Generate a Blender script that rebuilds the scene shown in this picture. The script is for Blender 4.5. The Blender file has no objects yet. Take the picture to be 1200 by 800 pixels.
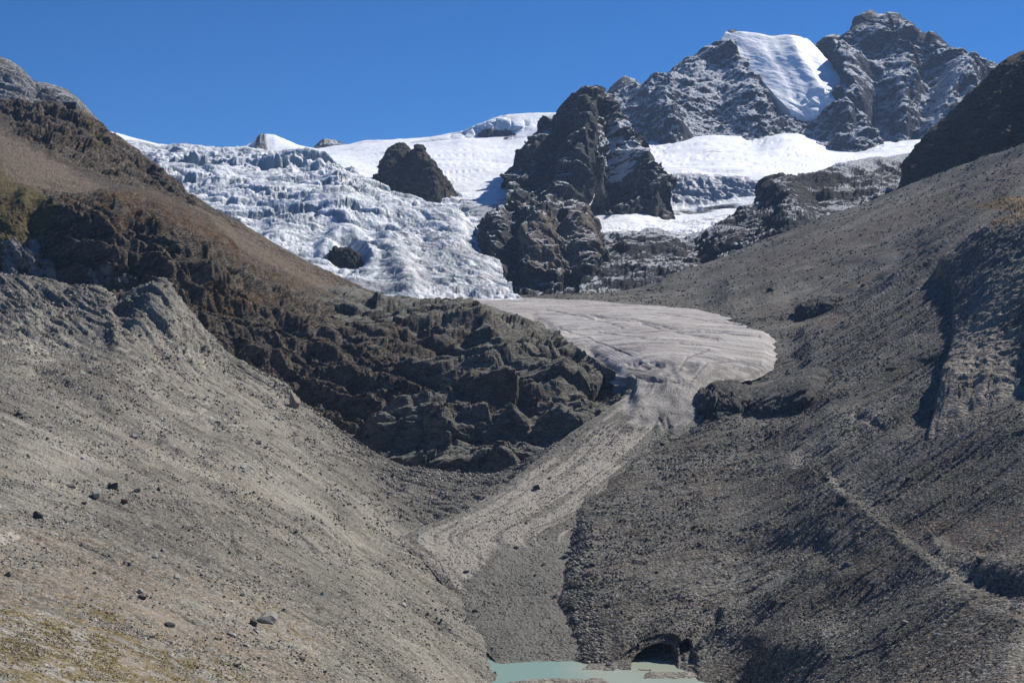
import bpy, math, random
import numpy as np
from concurrent.futures import ThreadPoolExecutor

F = 50.0/36.0*1200.0        # focal length in photo pixels (photo 1200 px wide)
CZ = 140.0                  # eye height above the lake
STEP = 1.0                  # mesh spacing, photo pixels
f32 = np.float32
scene = bpy.context.scene
col = scene.collection

# ------------------------------------------------------------------ noise
_rs = np.random.RandomState(7)
GT = _rs.normal(size=(1024, 3)).astype(f32); GT /= np.linalg.norm(GT, axis=1)[:, None]
JT = _rs.rand(1024, 3).astype(f32)
VT = (_rs.rand(1024).astype(f32)*2-1)

def _hash(ix, iy, iz, seed):
    h = ix*np.int32(374761393) + iy*np.int32(668265263) + iz*np.int32(1440662683) + np.int32((seed*974634777+12345) % 2147483647)
    h ^= (h >> 13); h *= np.int32(1274126177); h ^= (h >> 15)
    return h & 1023

def chunked(fn, p, outs=1):
    n = len(p); C = 60000
    parts = [p[i:i+C] for i in range(0, n, C)]
    with ThreadPoolExecutor(4) as ex:
        with np.errstate(all='ignore'):
            r = list(ex.map(fn, parts))
    if outs == 1: return np.concatenate(r)
    return [np.concatenate([q[k] for q in r]) for k in range(outs)]

def _perlin(p, seed):
    np.seterr(all='ignore')
    b = np.floor(p); f = p-b; i = b.astype(np.int32)
    w = f*f*f*(f*(f*6-15)+10)
    ix, iy, iz = i[:, 0], i[:, 1], i[:, 2]
    out = 0
    for dx in (0, 1):
        wx = w[:, 0] if dx else 1-w[:, 0]
        for dy in (0, 1):
            wy = w[:, 1] if dy else 1-w[:, 1]
            for dz in (0, 1):
                wz = w[:, 2] if dz else 1-w[:, 2]
                g = GT[_hash(ix+np.int32(dx), iy+np.int32(dy), iz+np.int32(dz), seed)]
                out = out + wx*wy*wz*(g[:, 0]*(f[:, 0]-dx)+g[:, 1]*(f[:, 1]-dy)+g[:, 2]*(f[:, 2]-dz))
    return out*1.6

def fbm(p, size, octs=4, gain=0.5, lac=2.03, seed=0, ridged=False):
    """size = metres of the largest feature"""
    def fn(q):
        s = 0; a = 1.0; fr = 1.0/size; tot = 0
        for o in range(octs):
            v = _perlin(q*f32(fr)+f32(o*17.3), seed+o*7)
            if ridged: v = 1-2*np.abs(v)
            s = s + a*v; tot += a; a *= gain; fr *= lac
        return (s/tot).astype(f32)
    return chunked(fn, p)

def facet(p, size, seed=0, slope=1.0):
    """tilted blocky cells: value in about -1..1, and distance to the crack"""
    def fn(q):
        np.seterr(all='ignore')
        q = q/f32(size); b = np.floor(q); i = b.astype(np.int32)
        best = np.full(len(q), 9., f32); sec = np.full(len(q), 9., f32)
        val = np.zeros(len(q), f32)
        for dx in (-1, 0, 1):
            for dy in (-1, 0, 1):
                for dz in (-1, 0, 1):
                    h = _hash(i[:, 0]+np.int32(dx), i[:, 1]+np.int32(dy), i[:, 2]+np.int32(dz), seed)
                    d = q-(b+np.array([dx, dy, dz], f32)+JT[h])
                    d2 = (d*d).sum(1)
                    g = GT[(h*7+13) & 1023]
                    v = VT[(h*5+3) & 1023]*.6 + slope*(d*g).sum(1)
                    m = d2 < best
                    sec = np.where(m, best, np.minimum(sec, d2))
                    val = np.where(m, v, val); best = np.where(m, d2, best)
        return val, (np.sqrt(sec)-np.sqrt(best))
    return chunked(fn, p, 2)

def sstep(x): x = np.clip(x, 0, 1); return x*x*(3-2*x)

def unit(v): v = np.array(v, float); return (v/np.linalg.norm(v)).astype(f32)

def squash(p, d, k):
    """compress coordinates along direction d so noise is stretched along it"""
    d = unit(d); return (p-(p@d)[:, None]*d[None, :]*f32(1-k)).astype(f32)

def rock_disp(p, S, seed=0, octs=3, cracks=.25):
    """blocky rock relief, S = metres of the big blocks, result in units of S"""
    warp = np.stack([fbm(p, S*1.6, 2, seed=seed+31+k*5) for k in range(3)], 1)*f32(S*.35)
    q = p+warp; h = 0; a = 1.0; s = S
    for o in range(octs):
        v, e = facet(q, s, seed+o*11, 1.0)
        h = h + a*(v*.42 - cracks*(1-sstep(e/.18)))*s/S
        s *= .42; a *= 1.12
    return h.astype(f32)

# ------------------------------------------------------------------ lofts
def proj3(px, py, Y): return np.stack([(px-600)/F*Y, Y, CZ-(py-400)/F*Y], -1)

def mono(xk, yk, x):
    """monotone cubic interpolation"""
    xk = np.asarray(xk, float); yk = np.asarray(yk, float)
    if len(xk) == 2: return np.interp(x, xk, yk)
    h = np.diff(xk); d = np.diff(yk)/h
    m = np.zeros(len(xk)); m[0] = d[0]; m[-1] = d[-1]
    for i in range(1, len(xk)-1):
        if d[i-1]*d[i] > 0: m[i] = 2*d[i-1]*d[i]/(d[i-1]+d[i])
    x = np.clip(x, xk[0], xk[-1])
    k = np.clip(np.searchsorted(xk, x)-1, 0, len(xk)-2)
    t = (x-xk[k])/h[k]
    return ((1+2*t)*(1-t)**2*yk[k] + t*(1-t)**2*h[k]*m[k] + t*t*(3-2*t)*yk[k+1] + t*t*(t-1)*h[k]*m[k+1])

class Sheet:
    def __init__(self, rows, step=STEP, hidden=(), linrows=()):
        """rows: polylines of (px,py,Y) from near/low to far/high; hidden: intervals sampled coarsely"""
        R = len(rows)
        W = max(r[-1][0]-r[0][0] for r in rows)
        nu = int(W/step)+2; self.nu = nu
        u = np.linspace(0, 1, nu)
        KX = np.zeros((R, nu)); KY = KX.copy(); KL = KX.copy()
        for i, r in enumerate(rows):
            a = np.array(r, float)
            x = a[0, 0]+(a[-1, 0]-a[0, 0])*u
            KX[i] = x
            KY[i] = np.interp(x, a[:, 0], a[:, 1]) if i in linrows else mono(a[:, 0], a[:, 1], x)
            KL[i] = mono(a[:, 0], np.log(a[:, 2]), x)
        vs = [0.0]
        for i in range(R-1):
            d = np.percentile(np.abs(KY[i+1]-KY[i])+0.25*np.abs(KX[i+1]-KX[i]), 85)
            n = int(d/step)+2
            if i in hidden: n = min(n, 14)
            n = max(n, 4)
            vs += list(i+np.arange(1, n+1)/n)
        vs = np.array(vs); nv = len(vs); self.nv = nv
        # Catmull-Rom style over rows, monotone per column
        def over(K):
            h = K[1:]-K[:-1]; m = np.zeros_like(K); m[0] = h[0]; m[-1] = h[-1]
            a, b = h[:-1], h[1:]
            with np.errstate(all='ignore'):
                m[1:-1] = np.where(a*b > 0, 2*a*b/(a+b+1e-30*np.sign(a+b)), 0)
            k = np.clip(np.floor(vs).astype(int), 0, R-2); t = (vs-k)[:, None]
            return ((1+2*t)*(1-t)**2*K[k]+t*(1-t)**2*m[k]+t*t*(3-2*t)*K[k+1]+t*t*(t-1)*m[k+1])
        self.px = over(KX).ravel(); self.py = over(KY).ravel(); self.Y = np.exp(over(KL)).ravel()
        self.u = np.tile(u, nv); self.v = np.repeat(vs, nu)
        self.P = proj3(self.px, self.py, self.Y).astype(f32)
        self.base = self.P.copy()
        G = self.P.reshape(nv, nu, 3)
        du = np.gradient(G, axis=1); dv = np.gradient(G, axis=0)
        N = np.cross(du, dv).reshape(-1, 3); N /= np.linalg.norm(N, axis=1)[:, None]+1e-9
        # make normals face the camera / up
        s = np.sign((N*(np.array([0, 0, CZ], f32)-self.P)).sum(1)); 
        if np.median(s) < 0: N = -N
        self.N = N.astype(f32)
        self.flip = np.median(s) < 0
        self.su = np.concatenate([np.zeros((nv, 1)), np.cumsum(np.linalg.norm(np.diff(G, axis=1), axis=2), 1)], 1).ravel().astype(f32)
        self.sv = np.concatenate([np.zeros((1, nu)), np.cumsum(np.linalg.norm(np.diff(G, axis=0), axis=2), 0)], 0).ravel().astype(f32)
        self.masks = {}
    def disp(self, h, dirn=None):
        D = self.N if dirn is None else unit(dirn)[None, :]
        self.P = (self.P + D*np.asarray(h, f32)[:, None]).astype(f32)
    def terrace(self, step, sharp=.8, seed=3, tilt=(0, 0), wob=.6, size=40, mask=1, tr=.22):
        z = self.base[:, 2]+tilt[0]*self.base[:, 0]+tilt[1]*self.base[:, 1]
        w = z+fbm(self.base, size, 3, seed=seed)*step*wob*2
        t = w/step; fr = t-np.floor(t)
        # gentle tread then steep riser
        prof = np.where(fr < .72, fr*tr, .72*tr+sstep((fr-.72)/.28)*(1-.72*tr))
        self.P[:, 2] += (mask*step*sharp*(prof-fr)).astype(f32)
    def pdist(self, poly):
        """signed pixel distance to a polyline (positive on the left going along it in the picture), and end flag"""
        px, py = self.px, self.py
        best = np.full(len(px), 1e9); sg = np.ones(len(px))
        for (x0, y0), (x1, y1) in zip(poly[:-1], poly[1:]):
            dx, dy = x1-x0, y1-y0; L = dx*dx+dy*dy
            t = np.clip(((px-x0)*dx+(py-y0)*dy)/L, 0, 1)
            ex, ey = px-(x0+t*dx), py-(y0+t*dy)
            d = np.hypot(ex, ey); m = d < best
            best = np.where(m, d, best); sg = np.where(m, np.sign(dy*ex-dx*ey), sg)
        return best, sg
    def pin(self, row, wid=.7, win=11):
        """hold a crest line where the survey put it, keeping only its small roughness"""
        nv, nu = self.nv, self.nu
        D = (self.P-self.base).reshape(nv, nu, 3); V = self.v.reshape(nv, nu)[:, 0]
        k = np.abs(V-row).argmin(); off = D[k]
        pad = np.pad(off, ((win, win), (0, 0)), mode='edge'); c = np.cumsum(np.vstack([np.zeros((1, 3)), pad]), 0)
        sm = (c[2*win+1:]-c[:-2*win-1])/(2*win+1)
        f = np.exp(-((V-V[k])/wid)**2)
        self.P = (D-sm[None]*f[:, None, None]+self.base.reshape(nv, nu, 3)).reshape(-1, 3).astype(f32)
    def crest(self, row, lo=.25, wid=.6):
        return (lo+(1-lo)*sstep(np.abs(self.v-row)/wid)).astype(f32)
    def line(self, poly, w, h, wob=.5, seed=1, fade=None):
        """ridge (h>0) or gully (h<0) along a polyline; w, h in metres"""
        d, s = self.pdist(poly); dm = d*self.Y/F
        dm = dm + fbm(self.base, w*2.5, 2, seed=seed)*w*wob
        k = np.exp(-(dm/w)**2)
        self.disp(h*k)
        return k
    def step_(self, poly, w, h, fade, wob=.5, seed=1):
        """a bank: the left side of the line is raised by h, easing out over fade metres"""
        d, s = self.pdist(poly); dm = d*self.Y/F*s + fbm(self.base, w*3, 3, seed=seed)*w*wob
        k = sstep(dm/w*.5+.5)*np.exp(-np.maximum(dm, 0)/fade)
        # ends
        x0 = poly[0]; x1 = poly[-1]
        e = np.ones(len(d))
        for q, r in ((poly[0], poly[1]), (poly[-1], poly[-2])):
            ax, ay = r[0]-q[0], r[1]-q[1]; L = math.hypot(ax, ay)
            e *= sstep(((self.px-q[0])*ax+(self.py-q[1])*ay)/L/30+1)
        self.disp(h*k*e)
    def poly(self, pts, soft=6):
        """0..1 mask of a picture polygon laid on the ground it covers"""
        px, py = self.px, self.py
        ins = np.zeros(len(px), bool); n = len(pts)
        for i in range(n):
            x0, y0 = pts[i]; x1, y1 = pts[(i+1) % n]
            if y0 == y1: continue
            c = ((y0 > py) != (y1 > py)) & (px < (x1-x0)*(py-y0)/(y1-y0)+x0)
            ins ^= c
        d, _ = self.pdist(list(pts)+[pts[0]])
        return sstep(np.where(ins, d, -d)/soft*.5+.5)
    def mask(self, name, m):
        if name in self.masks: m = np.maximum(m, self.masks[name])
        self.masks[name] = m.astype(f32)
    def build(self, name, mat, label, cat, smooth=False, kind='structure', group=None, pin=None):
        if pin is not None: self.pin(*pin)
        nu, nv = self.nu, self.nv
        n = nu*nv
        idx = np.arange(n, dtype=np.int32).reshape(nv, nu)
        a, b, c, d = idx[:-1, :-1].ravel(), idx[:-1, 1:].ravel(), idx[1:, 1:].ravel(), idx[1:, :-1].ravel()
        q = np.stack([a, b, c, d], 1) if not self.flip else np.stack([a, d, c, b], 1)
        me = bpy.data.meshes.new(name)
        raw_mesh(me, self.P, q)
        for k, m in self.masks.items():
            at = me.attributes.new(k, 'FLOAT', 'POINT'); at.data.foreach_set('value', m)
        at = me.attributes.new('flow', 'FLOAT_VECTOR', 'POINT')
        at.data.foreach_set('vector', np.stack([self.su, self.sv, self.u*0], 1).astype(f32).ravel())
        me.materials.append(mat)
        if smooth: me.polygons.foreach_set('use_smooth', np.ones(len(q), bool))
        o = bpy.data.objects.new(name, me); col.objects.link(o)
        o['label'] = label; o['category'] = cat
        if kind: o['kind'] = kind
        if group: o['group'] = group
        me.update()
        SHEETS.append(self)
        return o

SHEETS = []
def raw_mesh(me, V, Q):
    k = Q.shape[1]
    me.vertices.add(len(V)); me.vertices.foreach_set('co', np.asarray(V, f32).ravel())
    me.loops.add(Q.size); me.loops.foreach_set('vertex_index', Q.astype(np.int32).ravel())
    me.polygons.add(len(Q)); me.polygons.foreach_set('loop_start', np.arange(0, Q.size, k, dtype=np.int32))
    me.update(calc_edges=True)

# ------------------------------------------------------------------ materials
class NT:
    def __init__(self, name):
        self.m = bpy.data.materials.new(name); self.m.use_nodes = True
        self.t = self.m.node_tree; self.t.nodes.clear()
        self.L = self.t.links
        self.geo = self.t.nodes.new('ShaderNodeNewGeometry')
        self.pos = self.geo.outputs['Position']
    def n(self, t): return self.t.nodes.new(t)
    def put(self, s, v):
        if hasattr(v, 'is_output') or isinstance(v, bpy.types.NodeSocket): self.L.new(v, s)
        elif v is not None:
            if isinstance(v, (tuple, list)) and len(v) == 3 and s.type == 'RGBA': v = (*v, 1)
            s.default_value = v
    def math(self, op, a, b=None, clamp=False):
        n = self.n('ShaderNodeMath'); n.operation = op; n.use_clamp = clamp
        self.put(n.inputs[0], a)
        if b is not None: self.put(n.inputs[1], b)
        return n.outputs[0]
    def vscale(self, v, s):
        n = self.n('ShaderNodeVectorMath'); n.operation = 'MULTIPLY'; self.put(n.inputs[0], v); n.inputs[1].default_value = s; return n.outputs[0]
    def vadd(self, a, b):
        n = self.n('ShaderNodeVectorMath'); n.operation = 'ADD'; self.put(n.inputs[0], a); self.put(n.inputs[1], b); return n.outputs[0]
    def squash(self, v, d, k):
        d = unit(d)
        dt = self.n('ShaderNodeVectorMath'); dt.operation = 'DOT_PRODUCT'; self.put(dt.inputs[0], v); dt.inputs[1].default_value = d
        sc = self.n('ShaderNodeVectorMath'); sc.operation = 'SCALE'; sc.inputs[0].default_value = d*(-(1-k)); self.put(sc.inputs['Scale'], dt.outputs['Value'])
        return self.vadd(v, sc.outputs[0])
    def noise(self, v, size, detail=3, rough=.55, dist=0):
        n = self.n('ShaderNodeTexNoise'); self.put(n.inputs['Vector'], v)
        n.inputs['Scale'].default_value = 1/size; n.inputs['Detail'].default_value = detail
        n.inputs['Roughness'].default_value = rough; n.inputs['Distortion'].default_value = dist
        return n.outputs['Fac']
    def voro(self, v, size, feat='F1'):
        n = self.n('ShaderNodeTexVoronoi'); n.feature = feat; self.put(n.inputs['Vector'], v); n.inputs['Scale'].default_value = 1/size
        return n
    def ramp(self, f, lo, hi):
        n = self.n('ShaderNodeMapRange'); n.interpolation_type = 'SMOOTHSTEP'; self.put(n.inputs[0], f)
        n.inputs[1].default_value = lo; n.inputs[2].default_value = hi; return n.outputs[0]
    def remap(self, f, lo, hi, a, b):
        n = self.n('ShaderNodeMapRange'); self.put(n.inputs[0], f)
        n.inputs[1].default_value = lo; n.inputs[2].default_value = hi; n.inputs[3].default_value = a; n.inputs[4].default_value = b; return n.outputs[0]
    def mix(self, f, a, b, mode='MIX'):
        n = self.n('ShaderNodeMix'); n.data_type = 'RGBA'; n.blend_type = mode
        self.put(n.inputs[0], f); self.put(n.inputs[6], a); self.put(n.inputs[7], b); return n.outputs[2]
    def attr(self, name, vec=False):
        n = self.n('ShaderNodeAttribute'); n.attribute_name = name
        return n.outputs['Vector'] if vec else n.outputs['Fac']
    def gain(self, c, f):
        """colour times a scalar"""
        n = self.n('ShaderNodeVectorMath'); n.operation = 'SCALE'; self.put(n.inputs[0], c); self.put(n.inputs['Scale'], f); return n.outputs[0]
    def nz(self):
        s = self.n('ShaderNodeSeparateXYZ'); self.L.new(self.geo.outputs['Normal'], s.inputs[0]); return s.outputs[2]
    def broken(self, m, nse, k=.9):
        k = k*2.6
        """mask with edges broken up by noise"""
        a = self.math('SUBTRACT', nse, .5); a = self.math('MULTIPLY', a, k); a = self.math('ADD', a, m)
        return self.ramp(a, .38, .62)
    def out(self, color, rough=.9, h=None, dist=1.0, strength=1.0, spec=.25, sss=0):
        b = self.n('ShaderNodeBsdfPrincipled'); self.put(b.inputs['Base Color'], color); self.put(b.inputs['Roughness'], rough)
        self.put(b.inputs['Specular IOR Level'], spec)
        if h is not None:
            bp = self.n('ShaderNodeBump'); bp.inputs['Distance'].default_value = dist; bp.inputs['Strength'].default_value = strength
            self.put(bp.inputs['Height'], h); self.L.new(bp.outputs[0], b.inputs['Normal'])
        o = self.n('ShaderNodeOutputMaterial'); self.L.new(b.outputs[0], o.inputs[0]); self.bsdf = b
        return self.m

def scree_mat(name, dark, light, stone, flow, big=60, masks={}, stonevar=(.45, 1.6), bump=1.0, tint2=None, pale=.0):
    t = NT(name); p = t.pos
    sq = t.squash(p, flow, .1)
    n1 = t.noise(p, big, 4, .6); n2 = t.noise(sq, stone*7, 4, .65); n3 = t.noise(p, stone*2.2, 3, .6)
    f = t.math('ADD', t.math('MULTIPLY', n1, .45), t.math('ADD', t.math('MULTIPLY', n2, .35), t.math('MULTIPLY', n3, .2)))
    c = t.mix(t.ramp(f, .36, .62), dark, light)
    if tint2 is not None:
        c = t.mix(t.math('MULTIPLY', t.ramp(t.noise(t.vadd(sq, (91., 33., 7.)), big*.35, 4, .6), .5, .68), .75), c, tint2)
    st = t.noise(t.squash(p, flow, .035), stone*9, 4, .7)
    c = t.gain(c, t.remap(st, .3, .7, .80, 1.22))
    n4 = t.noise(p, big*.12, 4, .7)
    for k, (mc, amt) in masks.items():
        c = t.mix(t.math('MULTIPLY', t.broken(t.attr(k), n4, .9), amt), c, mc)
    v1 = t.voro(t.vadd(p, (3., 1., 2.)), stone); v2 = t.voro(p, stone*2.7)
    s1 = t.n('ShaderNodeSeparateColor'); t.L.new(v1.outputs['Color'], s1.inputs[0])
    s2 = t.n('ShaderNodeSeparateColor'); t.L.new(v2.outputs['Color'], s2.inputs[0])
    a = t.remap(s1.outputs[0], 0, 1, stonevar[0], stonevar[1])
    a2 = t.remap(s2.outputs[1], 0, 1, .75, 1.25)
    silt = t.ramp(t.noise(t.vadd(t.squash(p, flow, .25), (41., 5., 13.)), big*.8, 4, .62), .50, .60)
    one = t.n('ShaderNodeMix'); one.data_type = 'FLOAT'; t.put(one.inputs[0], t.math('MULTIPLY', silt, .8)); t.put(one.inputs[2], t.math('MULTIPLY', a, a2)); one.inputs[3].default_value = 1.12
    c = t.gain(c, one.outputs[0])
    c = t.gain(c, t.remap(t.noise(p, big*2.2, 3, .6), .3, .7, .74, 1.28))
    # a few pale and a few dark stones
    c = t.mix(t.math('MULTIPLY', t.ramp(s1.outputs[1], .9, .93), .55), c, (.42, .40, .37))
    h = t.math('ADD', t.math('MULTIPLY', v1.outputs['Distance'], -.6), t.math('ADD', t.math('MULTIPLY', v2.outputs['Distance'], -1.4), t.math('MULTIPLY', n2, 3.)))
    return t.out(c, .93, h, stone*.8*bump, 1.0, spec=.1)

def rock_mat(name, dark, light, warm, S, snow=None, strata=None, masks={}, snowcol=(.8, .83, .88), bump=1.0, warmamt=.6, scree=None):
    """S = metres of the visible grain; snow = (threshold, softness)"""
    t = NT(name); p = t.pos
    q = t.squash(p, strata or (0, 0, 1), 4.0) if strata else p
    n1 = t.noise(q, S*10, 5, .65); n2 = t.noise(q, S*2.5, 5, .7, .4); n3 = t.noise(p, S*26, 3, .6)
    c = t.mix(t.ramp(t.math('ADD', t.math('MULTIPLY', n1, .5), t.math('MULTIPLY', n2, .5)), .36, .64), dark, light)
    c = t.mix(t.math('MULTIPLY', t.ramp(t.math('ADD', t.math('MULTIPLY', n3, .6), t.math('MULTIPLY', n1, .4)), .5, .63), warmamt), c, warm)
    n4 = t.noise(p, S*6, 4, .7)
    nz = t.nz()
    if scree:   # loose debris resting on the flatter ledges; on step_rock also painted sunlight
        thr, cc = scree
        c = t.mix(t.ramp(t.math('ADD', nz, t.math('MULTIPLY', t.math('SUBTRACT', n2, .5), .5)), thr, thr+.12), c, cc)
    for k, (mc, amt) in masks.items():
        c = t.mix(t.math('MULTIPLY', t.broken(t.attr(k), n4, 1.0), amt), c, mc)
    v = t.voro(q, S*1.6); s = t.n('ShaderNodeSeparateColor'); t.L.new(v.outputs['Color'], s.inputs[0])
    c = t.gain(c, t.remap(s.outputs[0], 0, 1, .7, 1.35))
    rough = .88
    h = t.math('ADD', t.math('MULTIPLY', n2, 2.4), t.math('MULTIPLY', v.outputs['Distance'], -.9))
    if snow:
        thr, soft, amp = snow
        f = t.math('ADD', nz, t.math('MULTIPLY', t.math('SUBTRACT', t.math('ADD', t.math('MULTIPLY', t.noise(q, S*1.1, 4, .8), .65), t.math('MULTIPLY', t.noise(q, S*8, 3, .6), .4)), .5), amp*1.25))
        if 'snow' in SNOWATTR.get(name, ()): f = t.math('ADD', f, t.attr('snow'))
        f = t.ramp(f, thr, thr+soft)
        c = t.mix(f, c, snowcol)
    return t.out(c, rough, h, S*1.6*bump, 1.0, spec=.12)
SNOWATTR = {}

def snow_mat(name, S, colr=(.86, .88, .91), dirty=(.42, .44, .47), dirt=.35, ice=(.33, .47, .56), streak=None, masks={}, bump=.5, icethr=.5):
    t = NT(name); p = t.pos; q = t.squash(p, streak, .08) if streak else p
    n1 = t.noise(q, S*6, 5, .7, .3); n2 = t.noise(p, S*22, 4, .6); n3 = t.noise(p, S*1.5, 4, .65)
    f = t.math('ADD', t.math('MULTIPLY', n1, .6), t.math('MULTIPLY', n2, .4))
    c = t.mix(t.math('MULTIPLY', t.ramp(f, .5, .68), dirt), colr, dirty)
    nz = t.nz()
    g = t.math('ADD', nz, t.math('MULTIPLY', t.math('SUBTRACT', n1, .5), .5))
    c = t.mix(t.ramp(g, icethr, icethr-.25), c, ice)
    n4 = t.noise(q, S*4, 4, .7)
    for k, (mc, amt) in masks.items():
        c = t.mix(t.math('MULTIPLY', t.broken(t.attr(k), n4, 1.0), amt), c, mc)
    h = t.math('ADD', n1, t.math('MULTIPLY', n3, .5))
    return t.out(c, .6, h, S*1.2*bump, .7, spec=.3)

def plain_mat(name, c, rough=.8, var=.25, size=1., bump=.3, spec=.3, metallic=0):
    t = NT(name); n = t.noise(t.pos, size, 4, .6)
    m = t.out(t.gain(c, t.remap(n, .25, .75, 1-var, 1+var)), rough, n, size*bump, .6, spec=spec); t.bsdf.inputs['Metallic'].default_value = metallic
    return m

# ================================================================== THE LAND
# ---- distant left peak
s = Sheet([[(-200,240,2500),(0,235,2500),(160,250,2500)],
           [(-200,150,2750),(0,150,2750),(130,190,2750)],
           [(-200,75,3050),(-60,52,3050),(-20,58,3050),(0,66,3050),(8,70,3050),(22,79,3050),(34,90,3050),(42,96,3050),(52,97,3050),(66,101,3050),(80,107,3050),(92,117,3050),(104,130,3050),(114,141,3040),(124,160,3030)],
           [(-200,120,3400),(0,120,3400),(124,190,3400)]], hidden=(3,), linrows=(2,))
d = rock_disp(squash(s.base, (.6, .2, -.8), .4), 90, 5)
s.disp((d*22+fbm(squash(s.base,(.6,.2,-.8),.5), 120, 6, .58, seed=4, ridged=True)*26)*s.crest(2))
rm_far = rock_mat('pale_summit_rock', (.12,.12,.12), (.36,.35,.34), (.26,.19,.12), 6, snow=(.93,.1,.5), bump=1., warmamt=.5)
s.mask('snow', np.zeros(len(s.px)))
s.build('mountain', rm_far, 'grey rocky peak with thin snow streaks behind the hut ridge', 'mountain', pin=(2,.6,6))

# ---- high snow plateau and skyline
s = Sheet([[(60,230,3300),(300,240,3250),(380,240,2980),(440,252,2760),(500,275,2560),(555,305,2330),(590,330,2230),(640,345,2200)],
           [(60,210,3400),(300,205,3250),(380,203,3100),(430,222,2950),(500,243,2780),(560,258,2640),(620,268,2560),(670,275,2520)],
           [(60,190,3600),(300,185,3420),(380,188,3270),(430,196,3180),(500,208,3080),(560,216,3000),(620,215,2980),(700,215,2980)],
           [(60,180,3800),(300,178,3700),(400,179,3580),(470,176,3500),(540,178,3450),(600,184,3400),(700,170,3400)],
           [(60,125,3950),(110,148,3950),(128,154,3950),(160,163,3950),(185,169,3950),(240,173,3900),(284,173,3900),(296,167,3900),(304,160,3900),(312,157,3900),(322,158,3900),(334,164,3900),(348,170,3900),(372,175,3900),(400,171,3900),(425,166,3900),(455,164,3900),(500,161,3900),(530,157,3950),(556,153,4000),(580,150,4000),(620,148,4000),(700,140,4000)],
           [(60,200,4300),(400,200,4300),(700,180,4300)]], hidden=(4,), linrows=(4,))
s.disp(fbm(s.base, 160, 3, seed=2)*9)
m = s.poly([(420,170),(560,165),(640,190),(600,255),(520,250),(470,230)], 20)
q = squash(s.base, (1,.15,0), .18)
cr = fbm(q, 60, 3, .5, seed=9, ridged=True)
s.disp(-sstep((cr-.7)/.2)*3.5*(.2+.8*m))
# crevassed fall between the island and the dark peak
m2 = s.poly([(500,205),(540,230),(570,262),(610,300),(600,345),(560,330),(520,290),(490,240)], 14)
v, e = facet(squash(s.base, (.2,-.6,-.3), 1.0)*f32(1.), 26, 5)
s.disp(m2*(v*7-4*(1-sstep(e/.25))))
v, e = facet(squash(s.base, (1,0,0), .5), 40, 6)
s.disp((1-m)*v*.5+fbm(s.base, 16, 3, .5, seed=6)*1.1)
s.mask('dirt', s.poly([(525,232),(575,238),(650,205),(650,240),(600,262),(560,262)], 8)*.75)
s.mask('dirt', s.poly([(545,262),(600,285),(605,340),(570,330),(530,280)], 8)*.5)
s.build('snowfield', snow_mat('plateau_snow', 9, dirt=.35, streak=(1,.2,0), masks={'dirt': ((.22,.23,.24), .8)}), 'wide white snow plateau above the icefall with fine crevasse lines', 'snowfield', smooth=True, pin=(4,.6,8))

# ---- little black rock on the snow dome
# ---- summit cap with ice cliff
s = Sheet([[(470,178,3700),(520,180,3680),(570,178,3660),(620,176,3660),(670,172,3660)],
           [(484,166,3720),(540,163,3720),(570,166,3700),(600,160,3700),(640,158,3700),(670,150,3700)],
           [(500,162,3760),(530,158,3760),(556,160,3740),(575,163,3730),(600,158,3730),(640,150,3740),(670,150,3740)],
           [(520,158,3790),(545,152,3790),(562,145,3780),(580,140,3770),(600,140,3770),(620,146,3770),(640,148,3780),(670,148,3780)],
           [(530,158,3830),(552,152,3830),(566,144,3830),(580,138,3830),(596,134,3830),(620,132.5,3840),(650,132,3860),(670,136,3860)],
           [(530,175,4300),(600,170,4300),(670,165,4300)]], hidden=(4,), linrows=(4,))
q = squash(s.base, (0,.2,1), .3)
m = s.poly([(530,160),(560,146),(590,138),(618,146),(600,160),(560,166)], 6)
v, e = facet(q, 26, 8); s.disp((v*9-5*(1-sstep(e/.2)))*m+fbm(s.base, 60, 4, seed=3)*3)
s.mask('rock', s.poly([(560,155),(572,152),(600,152),(606,158),(590,164),(558,165)], 3))
s.mask('rock', s.poly([(636,142),(650,139),(650,146),(634,148)], 3))
s.build('ice_cap', snow_mat('ice_cap_snow', 8, dirt=.3, icethr=.62, ice=(.40,.50,.58), masks={'rock': ((.07,.07,.075), .95)}), 'domed white ice cap with a grey ice cliff left of the dark peak', 'glacier', smooth=True, pin=(4,.5,6))

# ---- far rocky summits on the plateau skyline
def small_peak(rows, name, label, S, seed, mat, amp=1.0, step=.7):
    s = Sheet(rows, step=step, hidden=(len(rows)-2,), linrows=tuple(range(len(rows))))
    s.disp((rock_disp(s.base, S*.5, seed)*S*.12*amp+fbm(s.base, S, 5, .6, seed=seed, ridged=True)*S*.10)*s.crest(len(rows)-2, .2, .8))
    s.build(name, mat, label, 'mountain', pin=(len(rows)-2, .8, 5))
rm_blue = rock_mat('far_dusted_rock', (.045,.05,.06), (.14,.14,.145), (.10,.09,.08), 7, snow=(.85,.2,.9), bump=1.)
small_peak([[(350,190,4500),(390,190,4480),(430,190,4500)], [(362,178,4600),(390,177,4560),(424,178,4600)],
            [(362,176,4700),(368,172,4700),(374,166,4700),(380,162,4700),(386,163,4700),(394,164,4700),(402,168,4700),(412,171,4700),(424,176,4700)],
            [(362,195,4900),(424,195,4900)]], 'mountain', 'small dark rock summit peeping over the snow plateau', 60, 4, rm_blue, .5)
small_peak([[(296,176,3700),(304,176,3690),(314,176,3700)], [(300,165,3800),(305,163,3780),(310,164,3800)],
            [(301,161,3850),(305,157,3850),(308,156,3850),(310,158,3850)], [(300,175,3950),(310,175,3950)]],
           'rock_outcrop', 'tiny dark rock tooth on the small snow dome', 14, 4, rm_blue, .5)
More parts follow.
